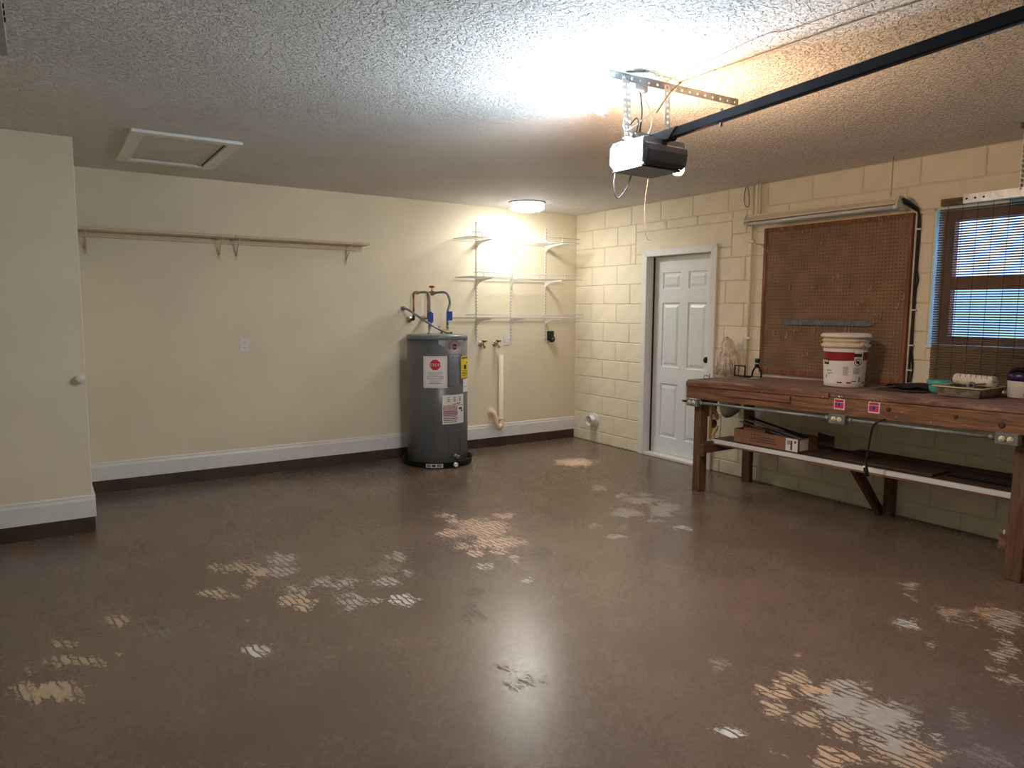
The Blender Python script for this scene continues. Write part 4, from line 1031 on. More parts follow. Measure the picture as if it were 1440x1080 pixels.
# ---- wire shelving
for k, (x, lb) in enumerate(((-1.273, 'slotted white upright at the left end of the wire shelves'), (-.862, 'slotted white upright in the middle of the wire shelves'), (-.418, 'slotted white upright at the right end of the wire shelves'))):
    t = empty('shelf_standard', (x, 0, 1.12), lb, 'shelf standard', 'uprights of the wire shelves')
    MB().box(x - .009, x + .009, -.012, -.0005, 1.12, 2.305).build('upright', 'wire', t, bevel=.002)
    s = MB()
    for i in range(36): 
        z = 1.15 + i * .032
        s.box(x - .003, x + .003, -.0128, -.0121, z, z + .014)
    s.build('slots', 'greyink', t, kind='stuff')
def wire_shelf(z, xa, xb, lip, label, D=.335):
    t = empty('wire_shelf', ((xa + xb) / 2, -.013, z), label, 'wire shelf', 'white wire shelves')
    s = MB()
    for y in (-.02, -.12, -.22, -D): s.tube([(xa, y, z), (xb, y, z)], .0032 if y > -D else .004, 6)
    s.build('long_wire', 'wire', t)
    s = MB(); n = int((xb - xa) / .0255)
    for i in range(n + 1):
        x = xa + (xb - xa) * i / n
        if lip == 0: s.tube([(x, -.016, z + .004), (x, -D, z + .004), (x, -D - .004, z + .035)], .0017, 4)
        else: s.tube([(x, -.016, z + .004), (x, -D, z + .004)], .0017, 4)
    s.build('cross_wires', 'wire', t, kind='stuff')
    if lip == 0:
        MB().tube([(xa, -D - .005, z + .035), (xb, -D - .005, z + .035)], .0035, 6).build('lip_rail', 'wire', t)
    else:
        MB().tube([(xa + .03, -D - .004, z + .042), (xb, -D - .004, z + .042)], .0035, 6).build('lip_rail', 'wire', t)
        for i in range(4):
            x = xa + .14 + i * (xb - xa - .3) / 3.2
            MB().box(x - .005, x + .005, -D - .008, -D, z + .002, z + .045).build('rail_post', 'wire', t)
    for x in (-1.273, -.862, -.418):
        MB().add([(x + dx, y, zz) for dx in (-.003, .003) for (y, zz) in ((-.013, z - .005), (-.013, z - .075), (-.05, z - .05), (-.12, z - .03), (-.30, z - .012), (-.30, z - .005))],
                 [(0, 1, 2, 3, 4, 5), (11, 10, 9, 8, 7, 6)] + [(i, (i + 1) % 6, 6 + (i + 1) % 6, 6 + i) for i in range(6)]).build('bracket', 'wire', t)
wire_shelf(2.118, -1.55, -.22, 1, 'topmost white wire shelf with raised front rail under the dome light')
wire_shelf(1.742, -1.53, -.18, 1, 'middle white wire shelf with raised front rail')
wire_shelf(1.345, -1.60, -.15, 0, 'lowest white wire shelf above the hose bibs')

# ================================================================ right wall things
def vent_pipe():
    c = Vector((0, -.36, .243))
    t = empty('dryer_vent', c, 'white round dryer vent collar low on the block wall', 'vent')
    MB().lathe([(.078, .0005), (.078, .012), (.058, .016)], c, 32, (-1, 0, 0)).build('flange', 'plate', t, bevel=.002)
    MB().lathe([(.052, .005), (.052, .085), (.0495, .085), (.0495, .006)], c, 32, (-1, 0, 0)).build('collar', 'plate', t)
    MB().lathe([(.0485, .072), (.0485, .076), (0, .076)], c + Vector((.06, 0, 0)), 32, (-1, 0, 0)).build('duct_inside', 'zinc', t)
vent_pipe()

def wall_conduit():
    t = empty('wall_conduit', (-.012, -2.345, .93), 'thin cream painted conduit running up the block wall', 'conduit')
    MB().tube([(-.014, -2.345, .90), (-.014, -2.345, H - .002)], .011, 12).build('pipe', 'block', t)
    for z in (1.2, 2.0):
        MB().box(-.028, -.0005, -2.375, -2.315, z - .009, z + .009).build('strap', 'block', t, bevel=.003)
    MB().box(-.03, -.0005, -2.425, -2.375, 2.19, H - .002).build('raceway', 'block', t, bevel=.003)
wall_conduit()
o = MB().tube(smooth_path([(-.008, -2.265, H - .004), (-.01, -2.25, 2.38), (-.01, -2.262, 2.31), (-.012, -2.29, 2.285), (-.01, -2.305, 2.32), (-.01, -2.295, 2.40), (-.008, -2.28, H - .004)], 6), .0035, 6).build('cable_loop', 'wiregrey')
T(o, 'looped grey cable hanging at the top of the block wall', 'cable')
o = MB().tube(smooth_path([(-.004, -1.32, 2.26), (-.01, -1.37, 2.2), (-.015, -1.43, 2.16), (-.02, -1.48, 2.165)], 6), .002, 5).build('loose_wire', 'wirewhite')
T(o, 'short curled wire end on the wall above the door', 'wire')

def pegboard():
    y0, y1, z0, z1 = -3.665, -2.478, .925, 2.092
    t = empty('pegboard', (0, (y0 + y1) / 2, z0), 'large brown pegboard in a wooden frame above the workbench', 'pegboard')
    MB().box(-.026, -.021, y0 + .02, y1 - .02, z0 + .03, z1 - .02).build('board', 'pegboard', t)
    for (a, b, c, d, nm) in ((y0, y0 + .03, z0, z1, 'frame_side'), (y1 - .03, y1, z0, z1, 'frame_side'), (y0 + .03, y1 - .03, z1 - .03, z1, 'frame_rail'), (y0 + .03, y1 - .03, z0, z0 + .04, 'frame_rail')):
        MB().box(-.032, -.0005, a, b, c, d).build(nm, 'peg_frame', t, bevel=.003)
pegboard()
HOOKS = [(-2.52, 1.955, 2), (-2.865, 2.03, 1), (-2.90, 2.015, 1), (-3.0, 1.955, 0), (-2.635, 1.675, 0), (-2.735, 1.61, 0), (-2.834, 1.535, 0), (-2.97, 1.61, 1), (-3.14, 1.68, 1), (-3.23, 1.63, 0),
         (-3.40, 1.60, 0), (-3.34, 1.485, 1), (-3.48, 1.42, 2), (-3.60, 1.47, 0), (-3.635, 1.53, 0), (-2.83, 1.275, 1), (-2.97, 1.285, 0), (-2.92, 1.09, 1), (-3.22, 1.29, 0), (-3.58, 1.27, 0), (-2.61, 1.26, 0), (-2.73, 1.24, 0), (-3.45, 2.05, 0), (-3.25, 1.29, 0)]
def hook(y, z, kind_, lb):
    X = -.0265
    if kind_ == 2:
        s = MB().tube([(X, y, z), (X - .015, y, z), (X - .16, y, z + .005), (X - .165, y, z + .02)], .003, 6)
        s.tube([(X, y, z - .05), (X - .012, y, z - .05), (X - .09, y, z)], .003, 6); s.tube([(X - .004, y, z - .055), (X - .004, y, z + .01)], .003, 6)
    elif kind_ == 1:
        s = MB().tube([(X - .001, y, z + .02), (X - .006, y, z + .02), (X - .006, y, z - .01), (X - .05, y, z - .015), (X - .058, y, z + .005)], .0028, 6)
    else:
        s = MB().tube([(X - .001, y, z + .022), (X - .005, y, z + .02), (X - .006, y, z - .018), (X - .02, y, z - .028), (X - .028, y, z - .012)], .0026, 6)
    o = s.build('peg_hook', 'hook')
    T(o, lb, 'hook', 'metal hooks on the pegboard')
HL = ['long double-arm hook at the upper left edge of the pegboard', 'left of two hooks side by side near the pegboard top', 'right of two hooks side by side near the pegboard top',
      'small hook just below the pair near the pegboard top', 'upper left of three stepped hooks on the left of the pegboard', 'middle of three stepped hooks on the left of the pegboard',
      'lowest of three stepped hooks on the left of the pegboard', 'pronged hook at the centre of the pegboard', 'pronged hook up and right of the pegboard centre', 'small hook just right of the uppermost central pronged hook',
      'small hook right of centre level with the stepped hooks', 'pronged hook just left of the large double-arm hook', 'long double-arm hook right of centre above the saw blade', 'small hook near the right frame beside the black cable',
      'higher small hook against the right frame of the pegboard', 'pronged hook just under the left half of the saw blade', 'small hook under the middle of the saw blade', 'lowest pronged hook, left of the bucket', 'small hook directly above the bucket rim',
      'small hook right of the bucket by the right frame', 'small hook at the far left below the saw blade end', 'second small hook from the left below the saw blade end', 'hook in the upper right corner of the pegboard', 'small hook above the right side of the bucket rim']
for (y, z, k), lb in zip(HOOKS, HL): hook(y, z, k, lb)

def saw_blade():
    t = empty('saw_blade', (-.035, -3.05, 1.32), 'grey toothed saw blade lying across the pegboard hooks', 'saw blade')
    y0, y1 = -3.425, -2.69; n = 40
    top = [(y1, 1.357), (y0 + .02, 1.357), (y0, 1.345), (y0 + .004, 1.328)]
    low = []
    for i in range(n + 1):
        y = y0 + .02 + (y1 - y0 - .02) * i / n
        low.append((y, 1.318 if i % 2 else 1.326))
    poly = top + low
    MB().prism([(-.041, a, b) for a, b in poly], (.002, 0, 0)).build('blade', 'saw', t)
    MB().box(-.044, -.0385, y0 + .02, y1, 1.351, 1.36).build('spine', 'saw', t)
    MB().lathe([(.006, 0), (.006, .004)], (-.0385, y0 - .012, 1.338), 10, (-1, 0, 0)).build('tip_pin', 'brass', t)
saw_blade()

def shop_light():
    y0, y1 = -3.635, -2.42; X = -.15
    t = empty('shop_light', (X, (y0 + y1) / 2, 2.1), 'long white two-tube shop light, unlit, hung above the pegboard', 'light fixture')
    prof = [(-.065, 2.136), (-.062, 2.146), (-.03, 2.176), (-.028, 2.192), (.028, 2.192), (.03, 2.176), (.062, 2.146), (.065, 2.136), (.055, 2.140), (-.055, 2.140)]
    MB().prism([(X + a, y0, b) for a, b in prof], (0, y1 - y0, 0)).build('housing', 'fixture', t, bevel=.002)
    for (ya, yb) in ((y0 - .012, y0), (y1, y1 + .012)):
        MB().prism([(X + a, ya, b) for a, b in ((-.06, 2.112), (-.06, 2.15), (-.032, 2.194), (.032, 2.194), (.06, 2.15), (.06, 2.112))], (0, yb - ya, 0)).build('end_cap', 'fixture', t, bevel=.003)
    for dx in (-.035, .035):
        MB().tube([(X + dx, y0 + .004, 2.122), (X + dx, y1 - .004, 2.122)], .014, 14).build('lamp_tube', 'tubeglass', t)
        for (ya, yb) in ((y0, y0 + .022), (y1 - .022, y1)):
            MB().tube([(X + dx, ya, 2.122), (X + dx, yb, 2.122)], .017, 12).build('tube_socket', 'plate', t)
    for y in (-2.5, -3.572):
        c = MB(); z = 2.192; i = 0
        while z < H - .012:
            a = Vector((1, 0, 0)) if i % 2 else Vector((0, 1, 0))
            c.tube([Vector((X, y, z + .009)) + a * (.0045 * math.cos(q)) + Vector((0, 0, .0105 * math.sin(q))) for q in [2 * math.pi * k / 8 for k in range(9)]], .0013, 4)
            z += .0165; i += 1
        c.tube([(X, y, H - .014), (X, y, H - .0005)], .002, 5)
        c.build('chain', 'zinc', t, kind='stuff')
shop_light()

def black_cable():
    t = empty('power_cable', (-.02, -3.69, .95), 'black cable stapled down the right edge of the pegboard', 'cable')
    MB().tube(smooth_path([(-.14, -3.65, 2.165), (-.07, -3.675, 2.14), (-.02, -3.69, 2.10), (-.012, -3.692, 2.0), (-.012, -3.69, 1.7), (-.012, -3.692, 1.4), (-.012, -3.69, 1.1), (-.014, -3.688, .945)], 5), .0075, 8).build('cable', 'rubber', t)
    MB().tube(smooth_path([(-.14, -3.65, 2.15), (-.06, -3.68, 2.11), (-.02, -3.70, 2.07), (-.012, -3.703, 1.9), (-.012, -3.70, 1.72), (-.014, -3.712, 1.64), (-.012, -3.70, 1.55), (-.012, -3.70, 1.2), (-.012, -3.712, 1.05), (-.02, -3.705, .95)], 5), .006, 8).build('cable', 'rubber', t)
    MB().tube(smooth_path([(-.15, -3.652, 2.17), (-.09, -3.665, 2.15), (-.03, -3.69, 2.11)], 5), .012, 8).build('plug', 'black', t)
    for z in (1.98, 1.44, 1.20, 1.03):
        MB().box(-.024, -.0005, -3.715, -3.675, z - .005, z + .005).build('clip', 'plate', t, bevel=.002)
black_cable()

# ---- bamboo blind
def blind():
    X = -.032; y0, y1, z0, z1 = -4.80, -3.838, .955, 2.155
    t = empty('bamboo_blind', (X, (y0 + y1) / 2, z0), 'dark bamboo slat blind hanging over the window', 'blind')
    MB().box(X - .004, -.0005, y0, y1, z1 - .045, z1 + .0).build('headrail', 'slat', t, bevel=.002)
    pitch = .0160; h_ = .0094
    me = None; n = int((z1 - .05 - z0) / pitch)
    for i in range(n):
        z = z0 + .004 + i * pitch
        dy = .004 * (1 - (z - z0) / (z1 - z0)) ** 1.5
        hh = h_ if z > 1.20 else pitch - .0022
        if i == 0 or me is None or abs(hh - lasth) > 1e-6:
            o = MB().box(X - .002, X + .002, y0, y1, z, z + hh).build('slat', 'slat', t); me = o.data; zref = z; dref = dy; lasth = hh
            o.location = (0, dy, 0); continue
        o = bpy.data.objects.new('slat', me); COL.objects.link(o); o.parent = t
        o.location = (random.uniform(-.0008, .0008), dy + random.uniform(-.002, .002), z - zref)
    s = MB()
    k = y1 - .05
    while k > y0:
        s.tube([(X - .0035, k, z1 - .04), (X - .0035, k + .01, z0)], .0014, 4); k -= .088
    s.build('threads', 'thread', t, kind='stuff')
blind()

# ================================================================ workbench
BY0, BY1 = -4.77, -2.33                    # near and far end
BX = -.70                                  # front edge
def bz(y): return .886 + (-2.33 - y) * .0215
def sz(y): return .412 + (-2.45 - y) * .011
def slab(fz, y0, y1, x0, x1, d0, d1):
    """board that follows the bench's slight slope along y"""
    return MB().hexa([(x0, y0, fz(y0) + d0), (x1, y0, fz(y0) + d0), (x1, y1, fz(y1) + d0), (x0, y1, fz(y1) + d0),
                      (x0, y0, fz(y0) + d1), (x1, y0, fz(y0) + d1), (x1, y1, fz(y1) + d1), (x0, y1, fz(y1) + d1)])
def bench():
    t = empty('workbench', (-.35, (BY0 + BY1) / 2, 0), 'long stained wooden workbench against the block wall', 'workbench')
    # top planks
    for (a, b) in ((-.0425, -.006), (-.236, -.0455), (-.468, -.239), (BX - .012, -.471)):
        slab(bz, BY0, BY1, a, b, -.038, 0).build('top_plank', 'woodtop', t, bevel=.004)
    slab(bz, -3.56, BY1 - .004, BX - .03, BX - .012, -.048, -.012).build('edge_strip', 'woodstrip', t, bevel=.003)
    slab(bz, BY0, BY1 - .004, BX - .02, BX + .018, -.148, -.04).build('apron', 'wood', t, bevel=.003)
    slab(bz, -3.28, -2.72, BX - .036, BX - .02, -.10, -.055).build('patch_strip', 'woodstrip', t, bevel=.002)
    slab(bz, BY1 - .02, BY1, BX + .018, -.01, -.14, -.04).build('end_apron', 'wood', t, bevel=.003)
    slab(bz, BY0, BY1 - .02, -.045, -.008, -.14, -.04).build('rear_apron', 'wood', t, bevel=.003)
    # legs
    def leg(y0, y1, x0, x1):
        MB().hexa([(x0, y0, 0), (x1, y0, 0), (x1, y1, 0), (x0, y1, 0), (x0, y0, bz(y0) - .041), (x1, y0, bz(y0) - .041), (x1, y1, bz(y1) - .041), (x0, y1, bz(y1) - .041)]).build('leg', 'leg', t, bevel=.004)
    leg(-2.455, -2.385, BX + .019, BX + .105)
    leg(-4.70, -4.615, BX - .02 - .0, BX + .07) if False else MB().hexa([(BX + .019 - .03, -4.70, 0), (BX + .075, -4.70, 0), (BX + .075, -4.615, 0), (BX + .019 - .03, -4.615, 0), (BX + .019, -4.70, bz(-4.7) - .145), (BX + .1, -4.70, bz(-4.7) - .145), (BX + .1, -4.615, bz(-4.6) - .145), (BX + .019, -4.615, bz(-4.6) - .145)]).build('leg', 'leg', t, bevel=.004)
    leg(-2.475, -2.395, -.095, -.046); leg(-4.70, -4.62, -.095, -.046)
    # braces front to back
    MB().box(BX + .05, -.1, -2.485, -2.456, .31, .40).build('brace', 'brace', t, bevel=.003)
    MB().box(BX + .05, -.1, -4.73, -4.701, .33, .42).build('brace', 'brace', t, bevel=.003)
    MB().box(BX + .01, BX + .05, -2.50, -2.456, .29, .385).build('brace_end', 'brace', t, bevel=.003)
    # centre support
    MB().hexa([(-.43, -3.52, .395), (-.33, -3.52, .395), (-.33, -3.56, .395), (-.43, -3.56, .395), (-.10, -3.56, .0), (-.02, -3.56, .0), (-.02, -3.60, .0), (-.10, -3.60, .0)]).build('diagonal_brace', 'brace', t, bevel=.003)
    MB().box(-.085, -.012, -3.66, -3.605, 0, .405).build('centre_post', 'leg', t, bevel=.003)
    # lower shelf boards and white front edging
    sh = slab(sz, -4.76, -2.44, -.53, -.30, -.022, 0).build('shelf_board', 'darkwood', t, bevel=.002)
    slab(sz, -4.76, -2.486, -.298, -.10, -.022, 0).build('shelf_board', 'darkwood', t, bevel=.002)
    slab(sz, -4.76, -2.42, -.555, -.531, -.03, .0).build('shelf_edging', 'white', t, bevel=.002)
    slab(sz, -4.76, -2.42, -.553, -.531, -.042, -.031).build('shelf_lip', 'woodstrip', t)
    # nails, scars of paint
    for (y, d, r_) in ((-2.5, -.05, .004), (-3.05, -.045, .005), (-3.52, -.04, .005), (-3.56, -.10, .004), (-3.78, -.10, .004), (-4.0, -.12, .005), (-4.2, -.13, .005), (-4.22, -.145, .004), (-4.03, -.09, .004)):
        MB().lathe([(r_, 0), (r_ * .8, .002), (0, .0022)], (BX - (.03 if y > -3.56 and d > -.05 else .02), y, bz(y) + d), 8, (-1, 0, 0)).build('nail_head', 'galv', t)
    for (y, d, r_) in ((-4.33, -.085, .013), (-4.56, -.105, .018), (-3.95, -.08, .014)):
        MB().lathe([(r_, 0), (r_ * .5, .001), (0, .0012)], (BX - .0203, y, bz(y) + d), 16, (-1, 0, 0)).build('knot', 'darkwood', t)
bench()

# surface conduit with outlet boxes below the apron
def outlet_box(y, label):
    z = bz(y) - .172
    t = empty('outlet_box', (BX - .03, y, z - .03), label, 'outlet', 'outlet boxes along the bench apron')
    MB().box(BX - .055, BX - .012, y - .056, y + .056, z - .03, z + .03).build('box', 'zinc', t, bevel=.003)
    MB().box(BX - .0575, BX - .0552, y - .054, y + .054, z - .028, z + .028).build('cover', 'zinc', t, bevel=.001)
    for dy in (-.02, .02):
        r = MB().lathe([(.0165, 0), (.0165, .003), (0, .0032)], (BX - .0576, y + dy, z), 18, (-1, 0, 0)).build('receptacle', 'ivory', t)
        MB().box(BX - .0615, BX - .0608, y + dy - .007, y + dy - .003, z + .005, z + .008).build('slot', 'ink', r); MB().box(BX - .0615, BX - .0608, y + dy - .007, y + dy + .007, z - .0075, z - .005).build('slot', 'ink', r)
    return t
outlet_box(-2.425, 'steel outlet box under the far left end of the bench apron')
outlet_box(-3.64, 'steel outlet box under the middle of the bench apron, below the stickers')
outlet_box(-4.60, 'steel outlet box at the top of the near right bench leg')
def cond(ya, yb, lb):
    t = empty('bench_conduit', (BX - .035, (ya + yb) / 2, bz((ya + yb) / 2) - .172), lb, 'conduit', 'steel conduit under the bench apron')
    MB().tube([(BX - .033, ya, bz(ya) - .172), (BX - .033, yb, bz(yb) - .172)], .0105, 12).build('pipe', 'zinc', t)
    for y in (ya + (.02 if yb > ya else -.02), yb + (-.02 if yb > ya else .02)):
        MB().tube([(BX - .033, y - .012, bz(y) - .172), (BX - .033, y + .012, bz(y) - .172)], .0145, 10).build('connector', 'zinc', t)
cond(-3.582, -2.483, 'grey steel conduit under the left half of the bench apron')
cond(-4.542, -3.698, 'grey steel conduit under the right half of the bench apron')
o = MB().tube([(BX - .033, -2.367, bz(-2.4) - .172), (BX - .033, -2.31, bz(-2.4) - .172)], .009, 8).build('conduit_plug', 'blackm'); T(o, 'short black conduit stub poking past the bench end', 'conduit')

def sticker(y, label):
    X = BX - .0206; z = bz(y) - .078
    t = empty('padlock_sticker', (X, y, z), label, 'sticker', 'padlock stickers on the bench apron')
    MB().box(X - .0012, X, y - .036, y + .036, z - .034, z + .034).build('backing', 'paper', t)
    MB().box(X - .0018, X - .0012, y - .031, y + .031, z - .026, z + .012).build('pink_field', 'pink', t)
    MB().box(X - .0018, X - .0012, y - .031, y + .031, z + .015, z + .03).build('red_band', 'redink', t)
    MB().prism([(X - .0018, y - .024, z + .012), (X - .0018, y, z - .02), (X - .0018, y + .024, z + .012)], (-.0004, 0, 0)).build('violet_shield', 'violet', t)
    MB().prism([(X - .0023, y - .011, z + .008), (X - .0023, y, z - .006), (X - .0023, y + .011, z + .008)], (-.0003, 0, 0)).build('blue_shield', 'bluepr', t)
    MB().lathe([(.006, 0), (.006, .0006)], (X - .0024, y, z + .003), 12, (-1, 0, 0)).build('keyhole', 'ink', t)
    MB().prism([(X - .0024, y - .004, z - .016), (X - .0024, y + .004, z - .016), (X - .0024, y + .002, z + .002), (X - .0024, y - .002, z + .002)], (-.0006, 0, 0)).build('keyhole', 'ink', t)
    for dy in (-.011, .011):
        MB().tube(arc((X - .003, y + dy, z + .044), .009, 0, 2 * math.pi, (0, 1, 0), (0, 0, 1), 12), .0022, 5).build('shackle_ring', 'chrome', t)
sticker(-3.632, 'pink padlock sticker on the apron above the middle outlet box')
sticker(-3.86, 'pink padlock sticker on the apron right of the middle outlet box')

# ---- things on the bench
def bucket():
    y, x = -3.405, -.315; z = bz(y) + .003
    t = empty('paint_bucket', (x, y, z), 'white five-gallon paint bucket with red label on the bench', 'bucket')
    C_ = (x, y, z)
    rr = lambda h_: .127 + .020 * h_ / .36
    MB().lathe([(.115, .003), (.124, .0), (rr(.01), .006), (rr(.27), .27)], C_, 48).build('body', 'bucket', t)
    MB().lathe([(rr(.27), .27), (rr(.27) + .012, .272), (rr(.29) + .014, .292), (rr(.295), .294), (rr(.31), .312), (rr(.31) + .008, .313), (rr(.315) + .008, .319), (rr(.32), .32), (rr(.345), .345)], C_, 48).build('collar', 'bucketold', t)
    MB().lathe([(rr(.34) + .004, .338), (rr(.34) + .016, .34), (rr(.35) + .013, .356), (rr(.35) + .002, .366), (.12, .366), (.118, .358), (0, .358)], C_, 48).build('lid', 'bucket', t)
    th = math.atan2(-6.2475 - y, -4.962 - x)
    def on(deg, h0, d=.0008):
        b = th + math.radians(deg)
        return lambda u, v: Vector((x + (rr(h0 + v) + d) * math.cos(b + u / .13), y + (rr(h0 + v) + d) * math.sin(b + u / .13), z + h0 + v))
    # label
    lb = MB().quad(on(0, .13), -.24, .24, -.105, .115, 28).build('label', 'paper', t)
    MB().quad(on(0, .13, .0014), -.24, .055, .055, .112, 20).build('red_band', 'labelred', lb); MB().quad(on(0, .13, .0014), .118, .24, .055, .112, 10).build('red_band', 'labelred', lb)
    s = MB(); f = on(0, .13, .0013); n = 14
    s.add([f(-.24 + .295 * i / n, .056 - v * (.002 + .004 * math.sin(math.pi * i / n))) for v in (0, 1) for i in range(n + 1)], [[i, i + 1, n + 2 + i, n + 1 + i] for i in range(n)]).build('red_band', 'labelred', lb)
    bb = MB().quad(on(-45, .165, .002), -.05, .0, -.012, .026, 4).build('brand_block', 'ink', lb)
    s = MB()
    for k, (u, w, h_) in enumerate(((-.044, .008, .016), (-.033, .004, .018), (-.025, .008, .012), (-.014, .008, .014))): s.quad(on(-45, .165, .0026), u, u + w, .004, .004 + h_, 1)
    s.build('brand_lettering', 'paper', bb)
    w_ = MB().quad(on(34, .19, .0022), -.024, .03, .02, .042, 6).build('warning_header', 'ink', lb)
    s = MB(); g = on(36, .172, .0022)
    s.add([g(r_ * math.cos(k * math.pi / 14), r_ * math.sin(k * math.pi / 14)) for r_ in (.021, .025) for k in range(28)], [[k, (k + 1) % 28, 28 + (k + 1) % 28, 28 + k] for k in range(28)])
    s.quad(g, -.012, .010, -.006, .010, 3); s.add([g(-.015, .014), g(-.011, .017), g(.017, -.014), g(.013, -.017)], [(0, 1, 2, 3)]); s.quad(g, .0, .013, -.013, -.003, 2)
    s.build('warning_pictogram', 'ink', lb)
    s = MB()
    for k in range(8): s.quad(on(36, .115, .002), -.026, .022 - .004 * (k % 3), .018 - k * .0055, .0205 - k * .0055, 5)
    for k in range(9): s.quad(on(4, .10, .002), -.018, .010 + .004 * (k % 3), .04 - k * .007, .043 - k * .007, 4)
    for (a, h_, w) in ((-45, .115, .04), (-45, .112, .036), (-42, .095, .045), (-46, .088, .02)): s.quad(on(a, h_, .002), -w / 2, w / 2, -.0015, .002, 4)
    s.build('small_print', 'greyink', lb, kind='stuff')
    s = MB()
    for (a, w) in ((-12, .032), (14, .032), (66, .03)): s.quad(on(a, .033, .002), -w / 2, w / 2, -.005, .006, 4)
    s.build('red_mark', 'labelred', lb)
    s = MB().quad(on(28, .044, .002), -.014, .016, -.003, .003, 3)
    for k in range(4): s.quad(on(46, .055, .002), -.008, .006, -.016 + k * .009, -.01 + k * .009, 1)
    s.build('barcode', 'ink', lb)
    MB().quad(on(-56, .07, .002), -.005, .005, -.01, .014, 1).build('green_mark', 'green', lb)
    # bail wire and ears
    d = Vector((math.cos(th + .72), math.sin(th + .72), 0)); e = Vector((-d.y, d.x, 0))
    c = Vector(C_) + d * (rr(.29) + .004) + Vector((0, 0, .297))
    MB().lathe([(.014, 0), (.014, .012), (.009, .016), (0, .016)], c, 14, d).build('ear', 'bucketold', t)
    MB().tube(smooth_path([c + d * .014, c + d * .02 + e * .03 + Vector((0, 0, -.03)), c + d * .01 + e * .07 + Vector((0, 0, -.07)), c - d * .05 + e * .14 + Vector((0, 0, -.1))], 6), .002, 5).build('bail', 'zinc', t)
bucket()

def mop():
    c = Vector((-.075, -2.18, 1.195))
    t = empty('mop_head', (c.x, c.y, .90), 'grey string mop head hung upside down behind the bench corner', 'mop')
    rnd = random.Random(3); s = MB()
    for i in range(120):
        a = rnd.uniform(0, 2 * math.pi); r0 = rnd.uniform(0, .03); k = rnd.uniform(.35, 1.0)
        ux = math.cos(a); uy = math.sin(a)
        L = rnd.uniform(.26, .33)
        pts = []
        for j in range(6):
            q = j / 5
            spread = .10 * k * (math.sin(q * 1.25))
            pts.append((c.x + ux * (r0 + spread * .55) + rnd.uniform(-.006, .006), c.y + uy * (r0 + spread * 1.15) + rnd.uniform(-.008, .008), c.z + .008 * math.sin(q * 3.1) - L * q ** 1.15))
            pts[-1] = (min(pts[-1][0], -.008), pts[-1][1], pts[-1][2])
        s.tube(pts, [.0052, .006, .006, .0058, .005, .0035], 5)
    s.build('strands', 'mop', t, kind='stuff')
    MB().tube([c + Vector((0, 0, .012)), c + Vector((0, 0, -.30)), c + Vector((0, 0, -.62))], .013, 8).build('handle', 'palewood', t)
mop()

def clamp_tool():
    y, x = -2.595, -.24; z = bz(y) + .002
    t = empty('bench_clamp', (x, y, z), 'small black metal clamp with square loop handle on the bench', 'clamp')
    MB().lathe([(.05, .001), (.05, .006), (.03, .014), (.012, .016)], (x, y - .03, z), 24).build('base_plate', 'galv', t)
    MB().tube(smooth_path([(x, y + .015, z + .012), (x, y + .012, z + .05), (x, y - .01, z + .085), (x, y - .03, z + .092), (x, y - .05, z + .085), (x, y - .07, z + .05), (x, y - .07, z + .012)], 5), .007, 8).build('yoke', 'blackm', t)
    MB().lathe([(.016, 0), (.020, .008), (.018, .045), (.021, .05), (.021, .066), (.014, .07), (0, .07)], (x, y - .03, z + .09), 16).build('screw_cap', 'black', t)
    MB().lathe([(.0205, 0), (.0205, .014)], (x, y - .03, z + .112), 16).build('screw_collar', 'chrome', t)
    MB().tube([(x - .04, y + .05, z + .012), (x - .04, y + .155, z + .012), (x - .04, y + .155, z + .095), (x - .04, y + .055, z + .095), (x - .04, y + .055, z + .012)], .0075, 6).build('square_loop', 'blackm', t)
    MB().tube([(x - .04, y + .06, z + .012), (x - .02, y + .02, z + .012), (x, y, z + .012)], .0075, 6).build('loop_arm', 'blackm', t)
clamp_tool()
def metal_bits():
    y, x = -2.40, -.60; z = bz(y)
    s = MB().tube(smooth_path([(x - .02, y - .03, z + .006), (x, y, z + .02), (x + .03, y + .0, z + .03), (x + .05, y - .02, z + .012)], 5), .004, 6)
    s.tube([(x + .03, y - .03, z + .005), (x + .06, y - .01, z + .038)], .0045, 6)
    s.tube([(x - .06, y - .0, z + .004), (x + .01, y - .04, z + .006)], .003, 6)
    o = s.build('bent_wire_scrap', 'zinc'); T(o, 'small bent wire scrap at the far left corner of the bench', 'wire')
metal_bits()

def sheet(y0, y1, x0, x1, dz, lb, m_, seed, amp=.012):
    rnd = random.Random(seed); n, k = 14, 8; vs = []
    z = bz((y0 + y1) / 2) + dz
    for j in range(k + 1):
        for i in range(n + 1):
            u, v = i / n, j / k
            e = (.012 * math.sin(7 * v + seed), .02 * math.sin(5 * u + seed * 2))
            vs.append((x0 + (x1 - x0) * v + e[0] * (u - .5), y0 + (y1 - y0) * u + e[1] * (v - .5), bz(y0 + (y1 - y0) * u) + dz + amp * (.5 + .5 * math.sin(6 * u + 3 * v + seed)) * (1 if (0 < i < n) else .3) + rnd.uniform(0, .001)))
    s = MB().add(vs, [[j * (n + 1) + i, j * (n + 1) + i + 1, (j + 1) * (n + 1) + i + 1, (j + 1) * (n + 1) + i] for j in range(k) for i in range(n)], True)
    o = s.build('plastic_sheet', m_); md = o.modifiers.new('thickness', 'SOLIDIFY'); md.thickness = .003; md.offset = 1
    T(o, lb, 'sheet')
sheet(-3.98, -3.66, -.42, -.14, .002, 'lowest dark sheet of the pile right of the bucket', 'carddark', 1, .006)
sheet(-3.95, -3.70, -.33, -.10, .016, 'crumpled black sheet on top of the dark pile right of the bucket', 'rubber', 2, .022)

